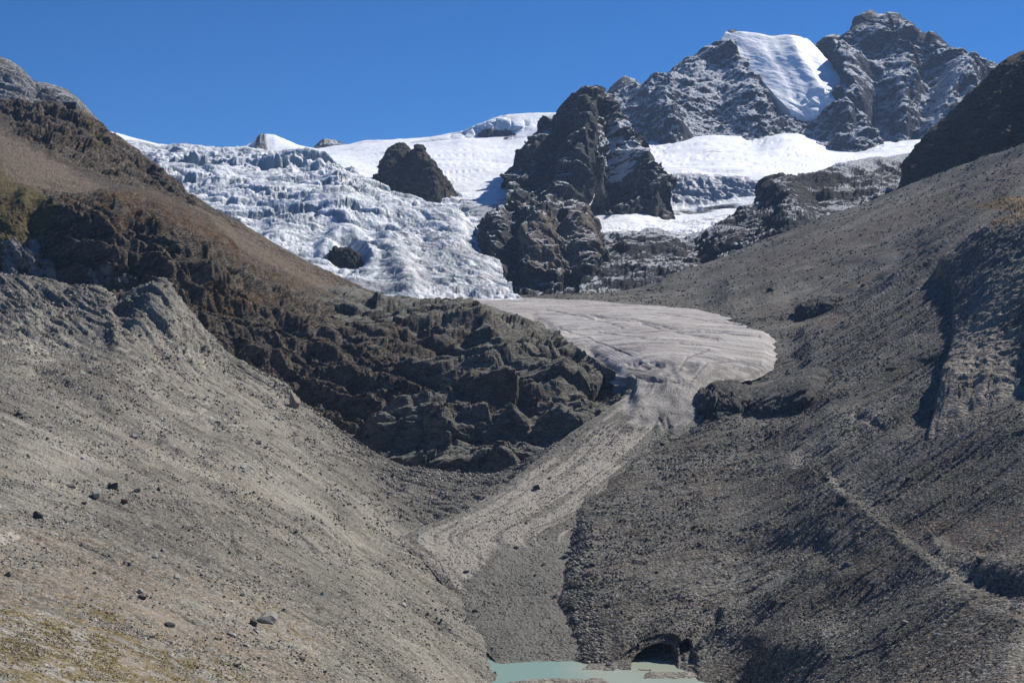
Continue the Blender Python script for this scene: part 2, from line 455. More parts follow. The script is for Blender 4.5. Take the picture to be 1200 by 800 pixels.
small_peak([[(690,170,5200),(733,170,5150),(790,170,5200)], [(700,130,5400),(733,125,5300),(770,130,5400)],
            [(704,122,5600),(711,109,5600),(716,101,5600),(722,96,5600),(728,91,5600),(733,88.5,5600),(738,91,5600),(745,93,5600),(750,100,5600),(755,107,5600),(764,118,5600)],
            [(700,170,5900),(770,170,5900)]], 'mountain', 'small pointed grey peak between the dark peak and the great ridge', 90, 6, rm_blue, .8)

# ---- the great mountain face
sky = [(600,150),(690,150),(716,112),(740,110),(755,108),(765,104),(776,98),(785,91),(800,79),(812,70),(825,61),(838,52),(846,46),(851,42),(856,37),(863,38),(880,38.5),(900,42),(920,41),(935,42),(944,46),(952,51),(961,53),(968,46),(976,42),(981,43),(985,45),(992,38),(1002,31),(1012,26),(1022,20),(1035,18.5),(1048,19),(1056,22),(1066,27),(1078,37),(1086,39),(1094,40),(1100,46),(1108,56),(1118,60),(1128,68),(1140,68),(1152,72),(1164,73),(1172,77),(1182,82),(1230,110),(1300,150)]
s = Sheet([[(600,240,3900),(740,230,3900),(850,215,4000),(1000,215,4000),(1300,260,4000)],
           [(600,205,4150),(745,176,4250),(850,166,4260),(960,170,4250),(1085,178,4250),(1300,220,4200)],
           [(600,185,4350),(740,150,4420),(780,140,4450),(850,125,4480),(940,145,4450),(1030,110,4520),(1110,130,4480),(1300,190,4400)],
           [(600,170,4550),(740,130,4620),(780,115,4680),(850,85,4780),(930,95,4780),(1035,65,4850),(1110,95,4750),(1300,170,4600)],
           [(x, y, 4850+.9*(150-y)) for x, y in sky],
           [(600,240,5600),(850,140,5600),(1050,120,5600),(1300,240,5600)]], hidden=(4,), linrows=(4,), step=.85)
h = 0
for poly, w, hh in [([(1040,20),(1010,70),(995,120),(1000,170)], 70, 75), ([(1085,38),(1110,80),(1135,140)], 55, 50), ([(1040,20),(1060,80),(1050,150)], 50, 45),
                    ([(962,52),(985,90),(1000,140)], 40, 40), ([(935,45),(948,80),(975,120)], 26, 16), ([(852,42),(850,70),(880,120),(900,165)], 60, 50), ([(755,110),(775,150),(790,175)], 50, 45), ([(840,52),(800,120),(790,170)], 60, 45),
                    ([(1150,72),(1120,110),(1090,160)], 45, 40)]:
    s.line(poly, w, hh, .8, seed=len(poly)+w)
for poly, w, hh in [([(1000,60),(1025,100),(1030,165)], 40, -40), ([(880,75),(905,120),(905,160)], 40, -25), ([(960,90),(1000,130),(1003,172)], 25, -30), ([(1075,45),(1085,110),(1075,165)], 40, -35)]:
    s.line(poly, w, hh, .8, seed=w)
dd = rock_disp(squash(s.base, (.5,.1,.85), .5), 150, 15, octs=4)
top = np.clip((s.v-3.0), 0, 1)*(s.v <= 4)
amp = 1-.6*top
d2 = rock_disp(squash(s.base, (.5,.1,.85), .6), 34, 16, octs=3)
s.disp((d2*7*s.crest(4,.3,.6)+dd*13 + fbm(squash(s.base,(.5,.1,.85),.6), 170, 7, .60, seed=8, ridged=True)*44+fbm(squash(s.base,(.9,.1,-.25),.3), 40, 4, .6, seed=18, ridged=True)*6)*s.crest(4, .3, .5))
s.disp(-38*s.poly([(842,46),(858,34),(900,38),(945,40),(968,62),(985,95),(1000,130),(985,148),(925,148),(905,118),(880,92),(850,68)], 6))
s.mask('snow', -.34*sstep((s.v-3.45)/.4)+s.poly([(1060,120),(1110,90),(1170,80),(1130,140),(1100,172),(1070,172)], 18)*.12 + s.poly([(790,80),(840,60),(870,110),(880,160),(780,170),(750,120)], 14)*.03)
SNOWATTR['great_face_rock'] = ('snow',)
s.build('mountain', rock_mat('great_face_rock', (.026,.032,.048), (.085,.092,.112), (.085,.080,.080), 7, snow=(.60,.09,1.5), strata=(.3,.1,.95), bump=1.), 'highest dark rocky mountain dusted with snow at the right of the skyline', 'mountain', pin=(4,.7,7))

# hanging glacier on its shoulder
s = Sheet([[(905,150,4480),(930,152,4470),(960,152,4470),(985,150,4480),(1005,145,4490)],
           [(925,139,4380),(938,139,4370),(955,141,4370),(975,140,4375),(994,132,4400)],
           [(905,118,4470),(925,122,4440),(950,122,4430),(972,118,4440),(994,112,4480)],
           [(882,92,4640),(905,92,4600),(930,92,4580),(955,92,4580),(985,92,4610)],
           [(848,66,4800),(870,68,4770),(900,66,4730),(930,66,4710),(952,68,4720),(970,74,4750)],
           [(840,52,4900),(860,50,4880),(890,52,4860),(920,52,4840),(940,54,4850),(958,60,4870)],
           [(848,42,4935),(858,37.3,4935),(866,37,4930),(880,38,4930),(893,40,4930),(905,42.5,4925),(920,41,4925),(934,42,4925),(948,50,4930)],
           [(848,60,5200),(900,60,5200),(948,70,5200)]], hidden=(0,6), step=.6)
uu = s.u; vv = s.v
edge = sstep(np.minimum(uu, 1-uu)/.05)
s.disp(-(1-edge)*32+16)
s.line([(925,48),(935,75),(955,105),(975,125)], 24, 13, .3, seed=3)
s.line([(862,58),(880,66)], 18, -6, .3)
s.line([(900,60),(925,100),(935,130)], 14, -4, .4, seed=9)
s.disp(fbm(squash(s.base, (.6,-.5,-.6), .15), 30, 4, .6, seed=3)*2.6+fbm(s.base, 60, 3, seed=13)*3)
v, e = facet(s.base, 40, 5); s.disp(s.poly([(930,120),(990,110),(1000,145),(925,145)], 10)*v*10)
s.build('hanging_glacier', snow_mat('hanging_snow', 9, dirt=.28, streak=(.6,-.5,-.6), icethr=.42, ice=(.5,.58,.66)), 'bright white hanging glacier spilling down the shoulder of the highest mountain', 'glacier', smooth=True, pin=(6,.6,8))

# ---- upper basin glacier under the face
s = Sheet([[(670,320,2450),(700,310,2450),(760,305,2450),(820,300,2500),(900,270,2700),(980,240,2900),(1110,215,2950)],
           [(670,285,2620),(690,283,2620),(740,280,2640),(800,276,2680),(840,262,2800),(880,248,2930),(930,230,3000),(1000,210,3100),(1110,190,3300)],
           [(660,245,2980),(700,240,2980),(745,236,2990),(800,244,3000),(850,236,3030),(900,228,3060),(940,215,3160),(1000,198,3300),(1110,180,3500)],
           [(680,225,3060),(745,212,3080),(800,205,3100),(850,206,3110),(890,208,3120),(930,206,3200),(1000,190,3500),(1110,175,3700)],
           [(690,200,3300),(745,193,3350),(800,190,3400),(850,186,3450),(900,186,3500),(950,184,3600),(1000,182,3750),(1110,178,3850)],
           [(690,180,3800),(742,173,3900),(765,175,3950),(800,169,4000),(830,166,4000),(860,168,4000),(885,170,4000),(900,166,3980),(920,162,3980),(932,163,3980),(950,172,3980),(980,180,3990),(1000,181,4000),(1040,172,4050),(1110,165,4100)],
           [(690,165,4400),(850,150,4450),(1110,160,4500)]], hidden=(0,5))
band = s.poly([(768,208),(800,202),(850,206),(892,214),(886,228),(850,236),(820,243),(790,240),(772,226)], 6)
s.disp(fbm(s.base, 120, 3, seed=2)*6)
q = squash(s.base, (1,.1,0), .2)
cr = fbm(q, 60, 3, .5, seed=19, ridged=True); s.disp(-sstep((cr-.66)/.15)*5)
v, e = facet(squash(s.base, (0,.3,1), .5), 15, 12); s.disp(band*(v*3.5+fbm(s.base,30,4,.6,seed=5,ridged=True)*5) + fbm(s.base, 20, 4, .6, seed=33)*1.2)
rimm = s.poly([(680,268),(760,262),(840,256),(900,232),(960,205),(960,290),(680,290)], 8)
s.disp(rimm*fbm(s.base, 34, 5, .6, seed=14, ridged=True)*6)
s.mask('ice', band)
s.mask('rock', rimm*.42)
s.mask('rock', s.poly([(740,205),(775,210),(778,226),(745,240),(735,225)], 5)*.6)
s.mask('rock', s.poly([(700,241),(745,246),(800,244),(870,236),(860,243),(800,250),(740,251),(705,249)], 3)*.5)
s.build('glacier', snow_mat('basin_snow', 9, dirt=.3, streak=(1,.15,0), icethr=.45, masks={'ice': ((.19,.22,.27), .75), 'rock': ((.10,.10,.105), .95)}), 'white glacier basin below the highest mountain with a grey ice band', 'glacier', smooth=True)

# ---- dark central peak
rm_dark = rock_mat('dark_peak_rock', (.045,.045,.048), (.14,.13,.12), (.15,.115,.08), 5, snow=(.80,.14,.75), strata=(.5,.2,.8), bump=1.2, warmamt=.6)
SNOWATTR['dark_peak_rock2'] = ('snow',)
rm_dark = rock_mat('dark_peak_rock2', (.045,.045,.048), (.14,.13,.12), (.15,.115,.08), 5, snow=(.86,.14,.75), strata=(.5,.2,.8), bump=1.2, warmamt=.6)
rm_dark2 = rock_mat('dark_peak_rock2', (.032,.034,.040), (.145,.142,.140), (.13,.108,.088), 4, snow=(.82,.13,.85), strata=(.5,.2,.8), bump=.8, warmamt=.55, masks={'tan': ((.25,.215,.175), .8)})
s = Sheet([[(575,300,2500),(620,285,2600),(690,275,2850),(790,265,2900)],
           [(590,255,2640),(620,245,2700),(650,240,2740),(690,243,2900),(740,234,2930),(785,232,2950)],
           [(596,225,2800),(620,215,2830),(660,205,2840),(700,205,2900),(740,207,2950),(785,224,2990)],
           [(600,212,2900),(625,185,2930),(660,160,2930),(700,150,2960),(740,178,3000),(785,226,3050)],
           [(590,245,3000),(597,228,3030),(603,205,3060),(606,186,3070),(613,174,3075),(622,166,3080),(636,155,3085),(650,144,3090),(659,131,3095),(667,120,3100),(672,113,3100),(679,106,3100),(684,104,3100),(692,102.5,3100),(701,104,3100),(708,110,3100),(713,114,3100),(719,123,3100),(726,133,3100),(734,147,3100),(742,158,3100),(750,172,3090),(755,190,3080),(764,204,3080),(773,212,3080),(785,228,3080)],
           [(600,290,3400),(690,220,3400),(785,280,3400)]], hidden=(0,4), linrows=(4,))
for poly, w, hh in [([(690,104),(683,150),(672,190),(655,240)], 30, 46), ([(735,150),(745,200),(770,222)], 24, 26), ([(660,130),(640,170),(625,200)], 16, 14)]:
    s.line(poly, w, hh, .6, seed=w)
for poly, w, hh in [([(708,125),(724,165),(712,215)], 22, -24), ([(655,160),(645,200),(632,235)], 18, -18)]:
    s.line(poly, w, hh, .6, seed=w+4)
v1, e1 = facet(squash(s.base, (.35,.1,.93), .4), 48, 25, 1.2); v2, e2 = facet(squash(s.base, (.35,.1,.93), .5), 17, 26, 1.2)
s.disp(v1*13+v2*5.5+fbm(squash(s.base,(.3,.1,.95),.5), 60, 6, .55, seed=8, ridged=True)*17)
s.mask('snow', s.poly([(700,135),(735,152),(745,190),(730,215),(700,215),(690,175)], 8)*.62+s.poly([(755,205),(775,215),(775,226),(740,226)],4)*.2-.03)
s.mask('tan', s.poly([(660,200),(690,190),(700,240),(670,245)], 8)*.4)
s.build('mountain', rm_dark2, 'dark craggy pointed peak standing between the two glacier basins', 'mountain', pin=(4,.7,6))
s = Sheet([[(535,368,2060),(600,365,2060),(705,362,2060)],
           [(545,332,2160),(600,329,2140),(640,328,2130),(690,326,2135),(712,330,2150)],
           [(560,300,2240),(600,296,2200),(640,285,2190),(670,290,2190),(708,310,2240)],
           [(564,272,2330),(590,262,2290),(630,258,2280),(665,258,2290),(704,282,2330)],
           [(560,268,2440),(570,256,2440),(580,249,2440),(596,245,2440),(612,241,2440),(630,240,2440),(648,236,2440),(664,237,2440),(680,242,2440),(690,250,2430),(697,262,2420),(704,280,2400)],
           [(560,310,2640),(640,290,2640),(704,310,2600)]], hidden=(0,4), linrows=(4,), step=.8)
for poly, w, hh in [([(672,245),(686,275),(692,318)], 14, 18), ([(640,245),(622,280),(618,322)], 16, 14), ([(590,250),(582,290),(590,325)], 14, 12)]:
    s.line(poly, w, hh, .6, seed=w)
for poly, w, hh in [([(655,262),(665,290),(668,325)], 14, -12), ([(604,250),(600,290),(605,325)], 14, -14)]:
    s.line(poly, w, hh, .6, seed=w+4)
v1, e1 = facet(squash(s.base, (0,-.3,1), .4), 34, 27, 1.1); v2, e2 = facet(squash(s.base, (0,-.3,1), .5), 12, 28, 1.2)
s.disp(v1*8+v2*3.6+fbm(squash(s.base,(0,-.3,1),.35), 40, 6, .55, seed=18, ridged=True)*9)
s.mask('snow', np.zeros(len(s.px))-.03)
s.mask('tan', s.poly([(604,266),(640,256),(690,248),(697,318),(676,326),(620,326)], 8)*.7)
s.build('rock_buttress', rm_dark2, 'brown grey rounded rock buttress below the dark pointed peak', 'rock buttress', pin=(4,.6,6))

# rock benches under the basin glacier
s = Sheet([[(680,370,2000),(780,350,2020),(900,310,2080),(1120,240,2200)],
           [(680,335,2120),(740,330,2120),(790,322,2130),(850,300,2170),(900,285,2200),(1000,250,2300),(1120,215,2400)],
           [(690,300,2320),(740,290,2330),(800,292,2330),(850,275,2350),(900,262,2380),(1000,228,2500),(1120,200,2600)],
           [(690,292,2420),(740,284,2430),(800,286,2440),(850,270,2500),(880,250,2540),(900,242,2550),(920,232,2560),(960,222,2600),(1000,212,2680),(1120,190,2850)],
           [(690,284,2500),(715,272,2510),(740,276,2510),(765,268,2520),(790,280,2520),(812,274,2540),(840,266,2600),(870,256,2640),(888,244,2640),(900,214,2700),(915,212,2720),(930,212,2740),(945,206,2760),(960,202,2800),(985,193,2850),(1010,187,2900),(1040,184,2950),(1080,180,3000),(1120,176,3050)],
           [(690,320,3000),(900,262,3100),(1120,220,3300)]], hidden=(0,4))
dd = rock_disp(squash(s.base, (.2,.1,.97), .6), 80, 45, octs=4)
s.line([(900,216),(930,250),(925,270)], 34, 28, .6)
s.line([(960,235),(1010,225),(1060,205)], 26, -25, .5)
s.line([(800,275),(830,310)], 20, -14, .5)
d2 = rock_disp(s.base, 22, 46, octs=3)
s.disp(d2*4+(dd*8+fbm(squash(s.base,(.9,.2,.1),.55), 110, 7, .58, seed=8, ridged=True)*23)*s.crest(4))
s.mask('snow', s.poly([(975,196),(1085,178),(1085,190),(1030,196),(990,212)], 5)*.35 + s.poly([(690,270),(790,272),(850,262),(840,275),(790,285),(690,282)], 6)*.3 + s.poly([(965,246),(990,244),(990,250),(965,254)], 3)*.6 + s.poly([(1010,232),(1070,210),(1070,222),(1000,240)], 5)*.16)
SNOWATTR['bench_rock'] = ('snow',)
s.build('rock_benches', rock_mat('bench_rock', (.04,.042,.048), (.12,.12,.125), (.12,.10,.08), 5, snow=(.9,.12,.7), strata=(.2,.2,.9), bump=1.2), 'dark rock benches with snow patches below the white glacier basin', 'rock bench', pin=(4,.7,8))

# ---- rock island in the snow
s = Sheet([[(425,275,2780),(480,280,2760),(545,275,2780)],
           [(436,215,2900),(455,222,2860),(480,232,2820),(500,234,2820),(518,226,2850),(530,218,2900)],
           [(443,200,2960),(455,195,2920),(470,200,2880),(490,205,2860),(508,208,2880),(520,212,2920)],
           [(445,196,3010),(447,188,3010),(453,176,3010),(459,171,3010),(466,168,3010),(473,168.5,3010),(479,172,3000),(482,178,2980),(486,174,2950),(491,171,2950),(496,176,2950),(502,186,2950),(508,194,2950),(513,205,2950),(520,218,2950)],
           [(445,230,3150),(480,220,3150),(520,240,3150)]], hidden=(0,3), linrows=(3,), step=.7)
dd = rock_disp(squash(s.base, (.4,.1,.9), .6), 50, 65, octs=3)
s.line([(489,172),(500,200),(505,230)], 18, 22, .5); s.line([(479,172),(468,200),(470,225)], 14, -12, .5)
d2 = rock_disp(s.base, 14, 66, octs=3)
s.disp(d2*6+(dd*8+fbm(s.base, 45, 5, .58, seed=8, ridged=True)*11)*s.crest(3))
s.mask('snow', np.zeros(len(s.px))); s.mask('tan', np.zeros(len(s.px)))
s.build('rock_island', rock_mat('island_rock', (.05,.048,.045), (.15,.135,.12), (.17,.13,.09), 4, strata=(.4,.1,.9), bump=1.), 'dark rock island ringed by snow above the icefall', 'rock outcrop', pin=(3,.7,6))

# ---- icefall
s = Sheet([[(90,400,1650),(300,392,1700),(400,385,1750),(520,372,1780),(620,366,1800)],
           [(90,340,1780),(300,352,1810),(400,356,1830),(450,353,1850),(520,351,1880),(600,350,1900)],
           [(90,300,1980),(300,312,2000),(370,322,2000),(450,325,2010),(540,325,2020),(596,345,1960)],
           [(90,262,2230),(300,275,2250),(380,288,2200),(450,295,2200),(520,290,2230),(586,325,2090)],
           [(90,230,2500),(300,238,2500),(380,243,2480),(450,262,2420),(520,262,2430),(570,300,2260)],
           [(90,202,2780),(200,205,2780),(300,207,2780),(380,213,2760),(420,222,2720),(470,242,2640),(520,252,2560),(558,282,2400)],
           [(90,185,2950),(200,190,2930),(300,190,2930),(380,193,2920),(410,205,2880),(440,224,2800),(500,246,2660),(545,268,2500)],
           [(90,158,3080),(140,165,3080),(170,167,3080),(190,172,3080),(212,168,3080),(226,169,3080),(250,173,3080),(285,173,3060),(300,175,3050),(320,178,3050),(340,176,3040),(356,178,3040),(372,184,3040),(385,190,3030),(398,198,3010),(415,210,2960),(440,226,2860),(500,250,2700),(540,268,2560)],
           [(90,200,3300),(300,200,3300),(400,215,3200),(540,290,2800)]], hidden=(0,7))
# seracs: blocks cut by arc-shaped crevasses across the flow, thinning out downhill into flow bands
flow = (.35,-.85,-.4)
w3 = np.stack([fbm(s.base, 120, 3, seed=60+k) for k in range(3)], 1)*f32(28)
q = s.base+w3
vv = s.v
upper = sstep((vv-3.3)/2.2)
lip = s.poly([(180,160),(400,165),(430,215),(300,205),(180,192)], 6)
right = s.poly([(430,225),(560,255),(610,350),(470,360),(450,300)], 24)
q1 = q.copy(); q1[:, 0] *= .7
v1, e1 = facet(q1, 58, 71, 1.1); v2, e2 = facet(squash(q1, (.93,.1,-.35), .42), 21, 72, 1.2); v3, e3 = facet(q, 10, 73, 1.1)
blk = v1*20-14*(1-sstep(e1/.22)) + v2*9-10*(1-sstep(e2/.22)) + v3*2.6
s.mask('crev', (1-sstep(e2/.2))*.8); s.mask('crev', (1-sstep(e1/.16)))  # bare crevasse ice, with darker crack shading put into the colour
icr = s.crest(7, .3, .8)
rough = .35+.95*sstep(fbm(s.base, 150, 3, .5, seed=301)*2.4+.5)
s.disp(fbm(squash(s.base, (.95,.1,-.3), .4), 190, 3, .5, seed=302, ridged=True)*17*s.crest(7, 0, 1.6))
blk = blk*rough
s.disp(blk*.62*(.38+.62*upper)*(1-.72*right)*icr)
q2 = squash(q, (.95,.1,-.3), .28)
bands = fbm(q2, 34, 4, .6, seed=81, ridged=True)
s.disp(bands*5.5*(1-.4*upper))
q3 = squash(q, (.75,-.5,-.45), .16)
s.disp(fbm(q3, 22, 4, .6, seed=91, ridged=True)*6.5*right)
s.disp(lip*fbm(squash(s.base, (0,.3,1), .12), 30, 3, .6, seed=92, ridged=True)*7*icr)
for poly, w, hh in [([(382,296),(395,287),(412,288),(425,300),(437,318)], 13, 16), ([(330,275),(380,262),(430,275),(470,300)], 26, 14), ([(190,210),(260,226),(330,235),(400,240)], 26, 15), ([(400,255),(470,262),(530,280)], 24, 12), ([(450,305),(470,330),(480,350)], 16, 12)]:
    s.line(poly, w, hh, .5, seed=int(w))
k = s.poly([(388,294),(398,290),(412,292),(422,302),(432,316),(430,322),(408,323),(392,321),(384,310)], 4)
s.disp(-k*7)
s.mask('dirt', s.poly([(440,290),(540,280),(610,350),(460,358),(430,330)], 18)*.62)
s.mask('dirt', s.poly([(350,335),(480,345),(600,352),(420,362)], 6)*.8)
s.mask('dirt', s.poly([(420,225),(530,255),(560,300),(470,285)], 20)*.42)
ice_m = snow_mat('icefall_ice', 5.5, colr=(.68,.70,.73), dirty=(.29,.315,.34), dirt=.95, ice=(.24,.33,.39), icethr=.70, masks={'dirt': ((.34,.325,.33), .75), 'crev': ((.23,.275,.305), .7)}, bump=1.1)
s.build('icefall', ice_m, 'broken white and blue icefall of seracs and crevasses on the left', 'glacier', pin=(7,.6,10))

# dark rock showing through the icefall
s = Sheet([[(376,335,2055),(408,338,2050),(442,335,2055)],
           [(377,320,2040),(408,326,2035),(439,322,2040)],
           [(380,303,2052),(405,303,2045),(436,312,2055)],
           [(382,294,2090),(396,287,2085),(412,288,2085),(424,297,2090),(435,312,2095)],
           [(386,310,2180),(408,310,2180),(431,320,2180)]], step=.6)
dd = rock_disp(s.base, 26, 75, octs=3); s.disp(dd*10-4)
s.build('rock_outcrop', rock_mat('cave_rock', (.03,.03,.032), (.075,.07,.065), (.10,.08,.06), 2.5, bump=1.), 'black rounded rock window showing through the lower icefall', 'rock outcrop')

# ---- left mountain side with the hut on its crest
crest = [(-260,90,1720),(-60,108,1680),(0,118,1650),(22,119,1645),(46,121,1640),(60,121,1630),(75,124,1620),(92,127,1615),(104,135,1605),(116,142,1600),(124,150,1590),(134,158,1585),(146,164,1580),(158,173,1575),(170,182,1570),(184,194,1560),(200,208,1555),(214,222,1550),(232,234,1545),(252,245,1540),(280,259,1530),(300,272,1525),(330,290,1515),(352,302,1505),(380,316,1495),(400,325,1485),(425,337,1475),(450,348,1460),(490,351,1440),(540,352,1400)]
s = Sheet([[(-260,395,960),(0,390,975),(150,392,985),(230,430,1030),(300,480,1050),(400,540,1010),(500,570,985)],
           [(-260,322,1010),(0,318,1020),(100,334,1030),(150,348,1030),(200,352,1035),(250,395,1055),(300,428,1065),(350,470,1060),(420,510,1030),(520,540,1000)],
           [(-260,245,1050),(0,240,1060),(60,250,1065),(110,248,1075),(160,262,1085),(200,270,1095),(240,300,1110),(280,345,1120),(330,372,1130),(400,400,1130),(520,430,1110)],
           [(-260,225,1110),(0,215,1130),(60,222,1140),(110,225,1150),(160,238,1170),(200,250,1180),(250,282,1200),(300,325,1220),(350,345,1230),(420,372,1240),(520,400,1220)],
           [(-260,180,1280),(0,175,1300),(100,200,1330),(160,222,1360),(220,252,1380),(300,295,1400),(380,335,1400),(440,356,1390),(530,368,1350)],
           [(-260,135,1500),(0,142,1480),(60,150,1470),(120,178,1470),(180,215,1480),(240,250,1480),(320,298,1470),(400,336,1450),(450,352,1430),(535,358,1380)],
           crest,
           [(-260,140,2000),(0,170,1950),(200,260,1850),(400,380,1750),(540,400,1600)]], hidden=(0,6), linrows=(6,))
b = s.base
crag = s.poly([(0,118),(60,118),(125,150),(190,200),(230,235),(180,222),(130,212),(60,180),(20,155)], 9)
cliff = s.poly([(-300,245),(0,238),(60,228),(150,240),(210,262),(280,300),(330,340),(400,352),(540,352),(600,600),(200,420),(-300,340)], 12)
gp = s.poly([(-200,200),(0,195),(22,215),(45,225),(66,250),(40,275),(15,300),(-200,310)], 12)
cliff = cliff*(1-.85*gp)
low = 1-np.clip(np.maximum(crag, cliff), 0, 1)
dd = rock_disp(squash(b, (.5,.2,-.8), .5), 24, 95, octs=4)
s.disp((dd*(17*crag+8*cliff+1.5*low)+fbm(squash(b,(.5,.2,-.8),.5), 40, 6, .6, seed=88, ridged=True)*(8*crag+9*cliff+1.2*low))*s.crest(6, .3, .4))
s.terrace(17, .85, seed=4, tilt=(.25,.05), mask=cliff*.9, size=110, wob=.3)
s.terrace(11, .8, seed=14, tilt=(.45,.0), mask=crag*.8, size=90, wob=.3)
for poly, w, hh in [([(30,235),(90,245),(150,262),(230,290)], 7, 7), ([(190,300),(250,330),(330,338)], 9, 8), ([(150,262),(200,290),(215,330)], 10, -8), ([(40,250),(60,300),(70,325)], 10, -6), ([(120,235),(170,232),(240,262),(270,300)], 6, 6)]:
    s.line(poly, w, hh, .7, seed=int(w)+len(poly))
s.disp(fbm(b, 30, 5, .6, seed=17)*3.2+fbm(b, 5, 4, .6, seed=18)*.9)
s.mask('grass', s.poly([(-200,200),(0,195),(22,215),(45,225),(70,255),(40,275),(15,300),(-200,310)], 12)*.9)
s.mask('grass', s.poly([(95,135),(110,145),(135,180),(120,175),(100,155)], 5)*.55)
s.mask('rust', s.poly([(60,235),(160,222),(220,245),(300,300),(380,335),(330,350),(240,300),(180,268),(90,262)], 12)*.52)
s.mask('rust', s.poly([(225,345),(300,340),(330,352),(290,368),(230,362)], 8)*.6)
s.mask('scree', s.poly([(-200,140),(0,150),(40,175),(90,205),(130,225),(60,232),(20,215),(-200,200)], 8)*.9)
s.mask('scree', s.poly([(215,232),(300,272),(400,325),(450,350),(400,352),(330,320),(260,280)], 8)*.8)
s.mask('pale', s.poly([(0,285),(40,272),(62,300),(70,332),(0,325)], 7)*.62)
s.mask('pale', s.poly([(100,310),(150,318),(150,342),(110,338)], 5)*.55)
left_m = rock_mat('left_side_rock', (.034,.029,.024), (.24,.20,.155), (.17,.11,.055), 1.6, strata=(.4,.2,-.85), bump=.6, warmamt=.45,
    masks={'scree': ((.225,.178,.130), .85), 'rust': ((.14,.082,.038), .7), 'grass': ((.14,.11,.03), .65), 'pale': ((.36,.33,.34), .85)}, scree=(.80,(.125,.105,.083)))
s.build('mountainside', left_m, 'brown crag and grassy cliff side rising under the hut on the left', 'mountainside', pin=(6,.6,10))

# ---- central rock step
s = Sheet([[(200,470,1085),(300,520,1060),(420,565,1020),(560,592,985),(660,562,985),(720,520,1000),(780,505,1020)],
           [(230,395,1090),(262,412,1085),(300,432,1075),(345,470,1060),(400,505,1025),(445,545,985),(500,548,968),(560,560,955),(610,548,962),(650,516,975),(700,486,1000),(745,470,1022)],
           [(240,380,1110),(300,410,1105),(360,440,1085),(420,482,1050),(480,502,1020),(560,524,1000),(620,510,998),(680,482,1015),(742,457,1040)],
           [(260,365,1145),(320,388,1145),(380,405,1130),(440,424,1105),(500,436,1085),(570,446,1072),(640,450,1062),(700,450,1060),(738,449,1056)],
           [(290,352,1210),(350,362,1205),(400,372,1190),(460,388,1165),(520,394,1150),(580,400,1140),(640,410,1125),(690,428,1105),(734,444,1080)],
           [(320,340,1290),(380,352,1280),(430,358,1260),(480,364,1240),(530,368,1225),(580,376,1215),(625,386,1200),(670,405,1170),(700,424,1130),(728,440,1098)],
           [(350,338,1400),(400,340,1420),(440,346,1430),(470,350,1420),(520,352,1400),(560,357,1380),(590,364,1350),(615,372,1310),(640,384,1270),(668,401,1210),(696,420,1150),(722,436,1115)],
           [(400,400,1600),(560,400,1500),(640,420,1350),(715,460,1200)]], hidden=(0,6), step=.8)
b = s.base
for poly, w, hh in [([(345,400),(420,392),(500,378),(570,372)], 9, 9), ([(340,430),(440,428),(520,402),(600,398)], 8, -10), ([(470,470),(540,440),(600,420),(650,425)], 9, 8), ([(400,470),(500,455),(560,468),(650,470),(700,450)], 8, -9),
                    ([(440,500),(500,490),(520,510)], 9, 9), ([(590,545),(640,510),(690,478),(735,462)], 8, 7), ([(520,505),(560,495),(600,500)], 9, 8), ([(655,395),(690,420),(725,450)], 7, -6), ([(600,505),(660,480),(720,470)], 7, -9)]:
    s.line(poly, w, hh, .8, seed=int(w)+int(poly[0][0]))
ck = s.crest(6, .2, .5)
s.terrace(26, .97, seed=24, tilt=(-.12,.02), wob=.38, size=120, mask=ck, tr=.5)
s.terrace(8, .6, seed=34, tilt=(-.2,.02), wob=.5, size=60, mask=ck, tr=.5)
bq = b*np.array([.5, .6, 1.1], f32); bq[:, 2] -= .15*b[:, 0]
dd = rock_disp(bq, 26, 105, octs=4, cracks=.25)
bq = b*np.array([.30, .45, 1.0], f32); bq[:, 2] -= .16*b[:, 0]; bq = bq+np.stack([fbm(b, 60, 3, seed=310+k) for k in range(3)], 1)*f32(2.5)
v1, e1 = facet(bq, 30, 115, 1.2); v2, e2 = facet(bq, 12, 116, 1.2); v3, e3 = facet(bq, 4.5, 117, 1.1)
s.disp((v1*8-2.5*(1-sstep(e1/.12))+v2*4.2-1.8*(1-sstep(e2/.12))+v3*2.0+fbm(b, 30, 6, .6, seed=28, ridged=True)*3.5)*ck)
s.mask('scree', s.poly([(395,352),(520,352),(590,366),(540,372),(460,366),(400,362)], 6)*.5)
s.mask('rust', s.poly([(360,385),(560,380),(590,395),(540,405),(380,410)], 8)*.55)
s.mask('rust', s.poly([(520,435),(640,440),(660,480),(540,470)], 10)*.45)
s.build('rock_step', rock_mat('step_rock', (.075,.071,.062), (.29,.275,.23), (.17,.12,.085), 1.5, strata=(.1,.05,.97), bump=.55, warmamt=.55,
        masks={'scree': ((.14,.135,.115), .7), 'rust': ((.13,.085,.06), .6)}, scree=(.70,(.20,.195,.165))), 'dark blocky rock step the glacier tongue bends around', 'cliff', pin=(6,.5,8))  # ledge debris paled so the ledges look sunlit

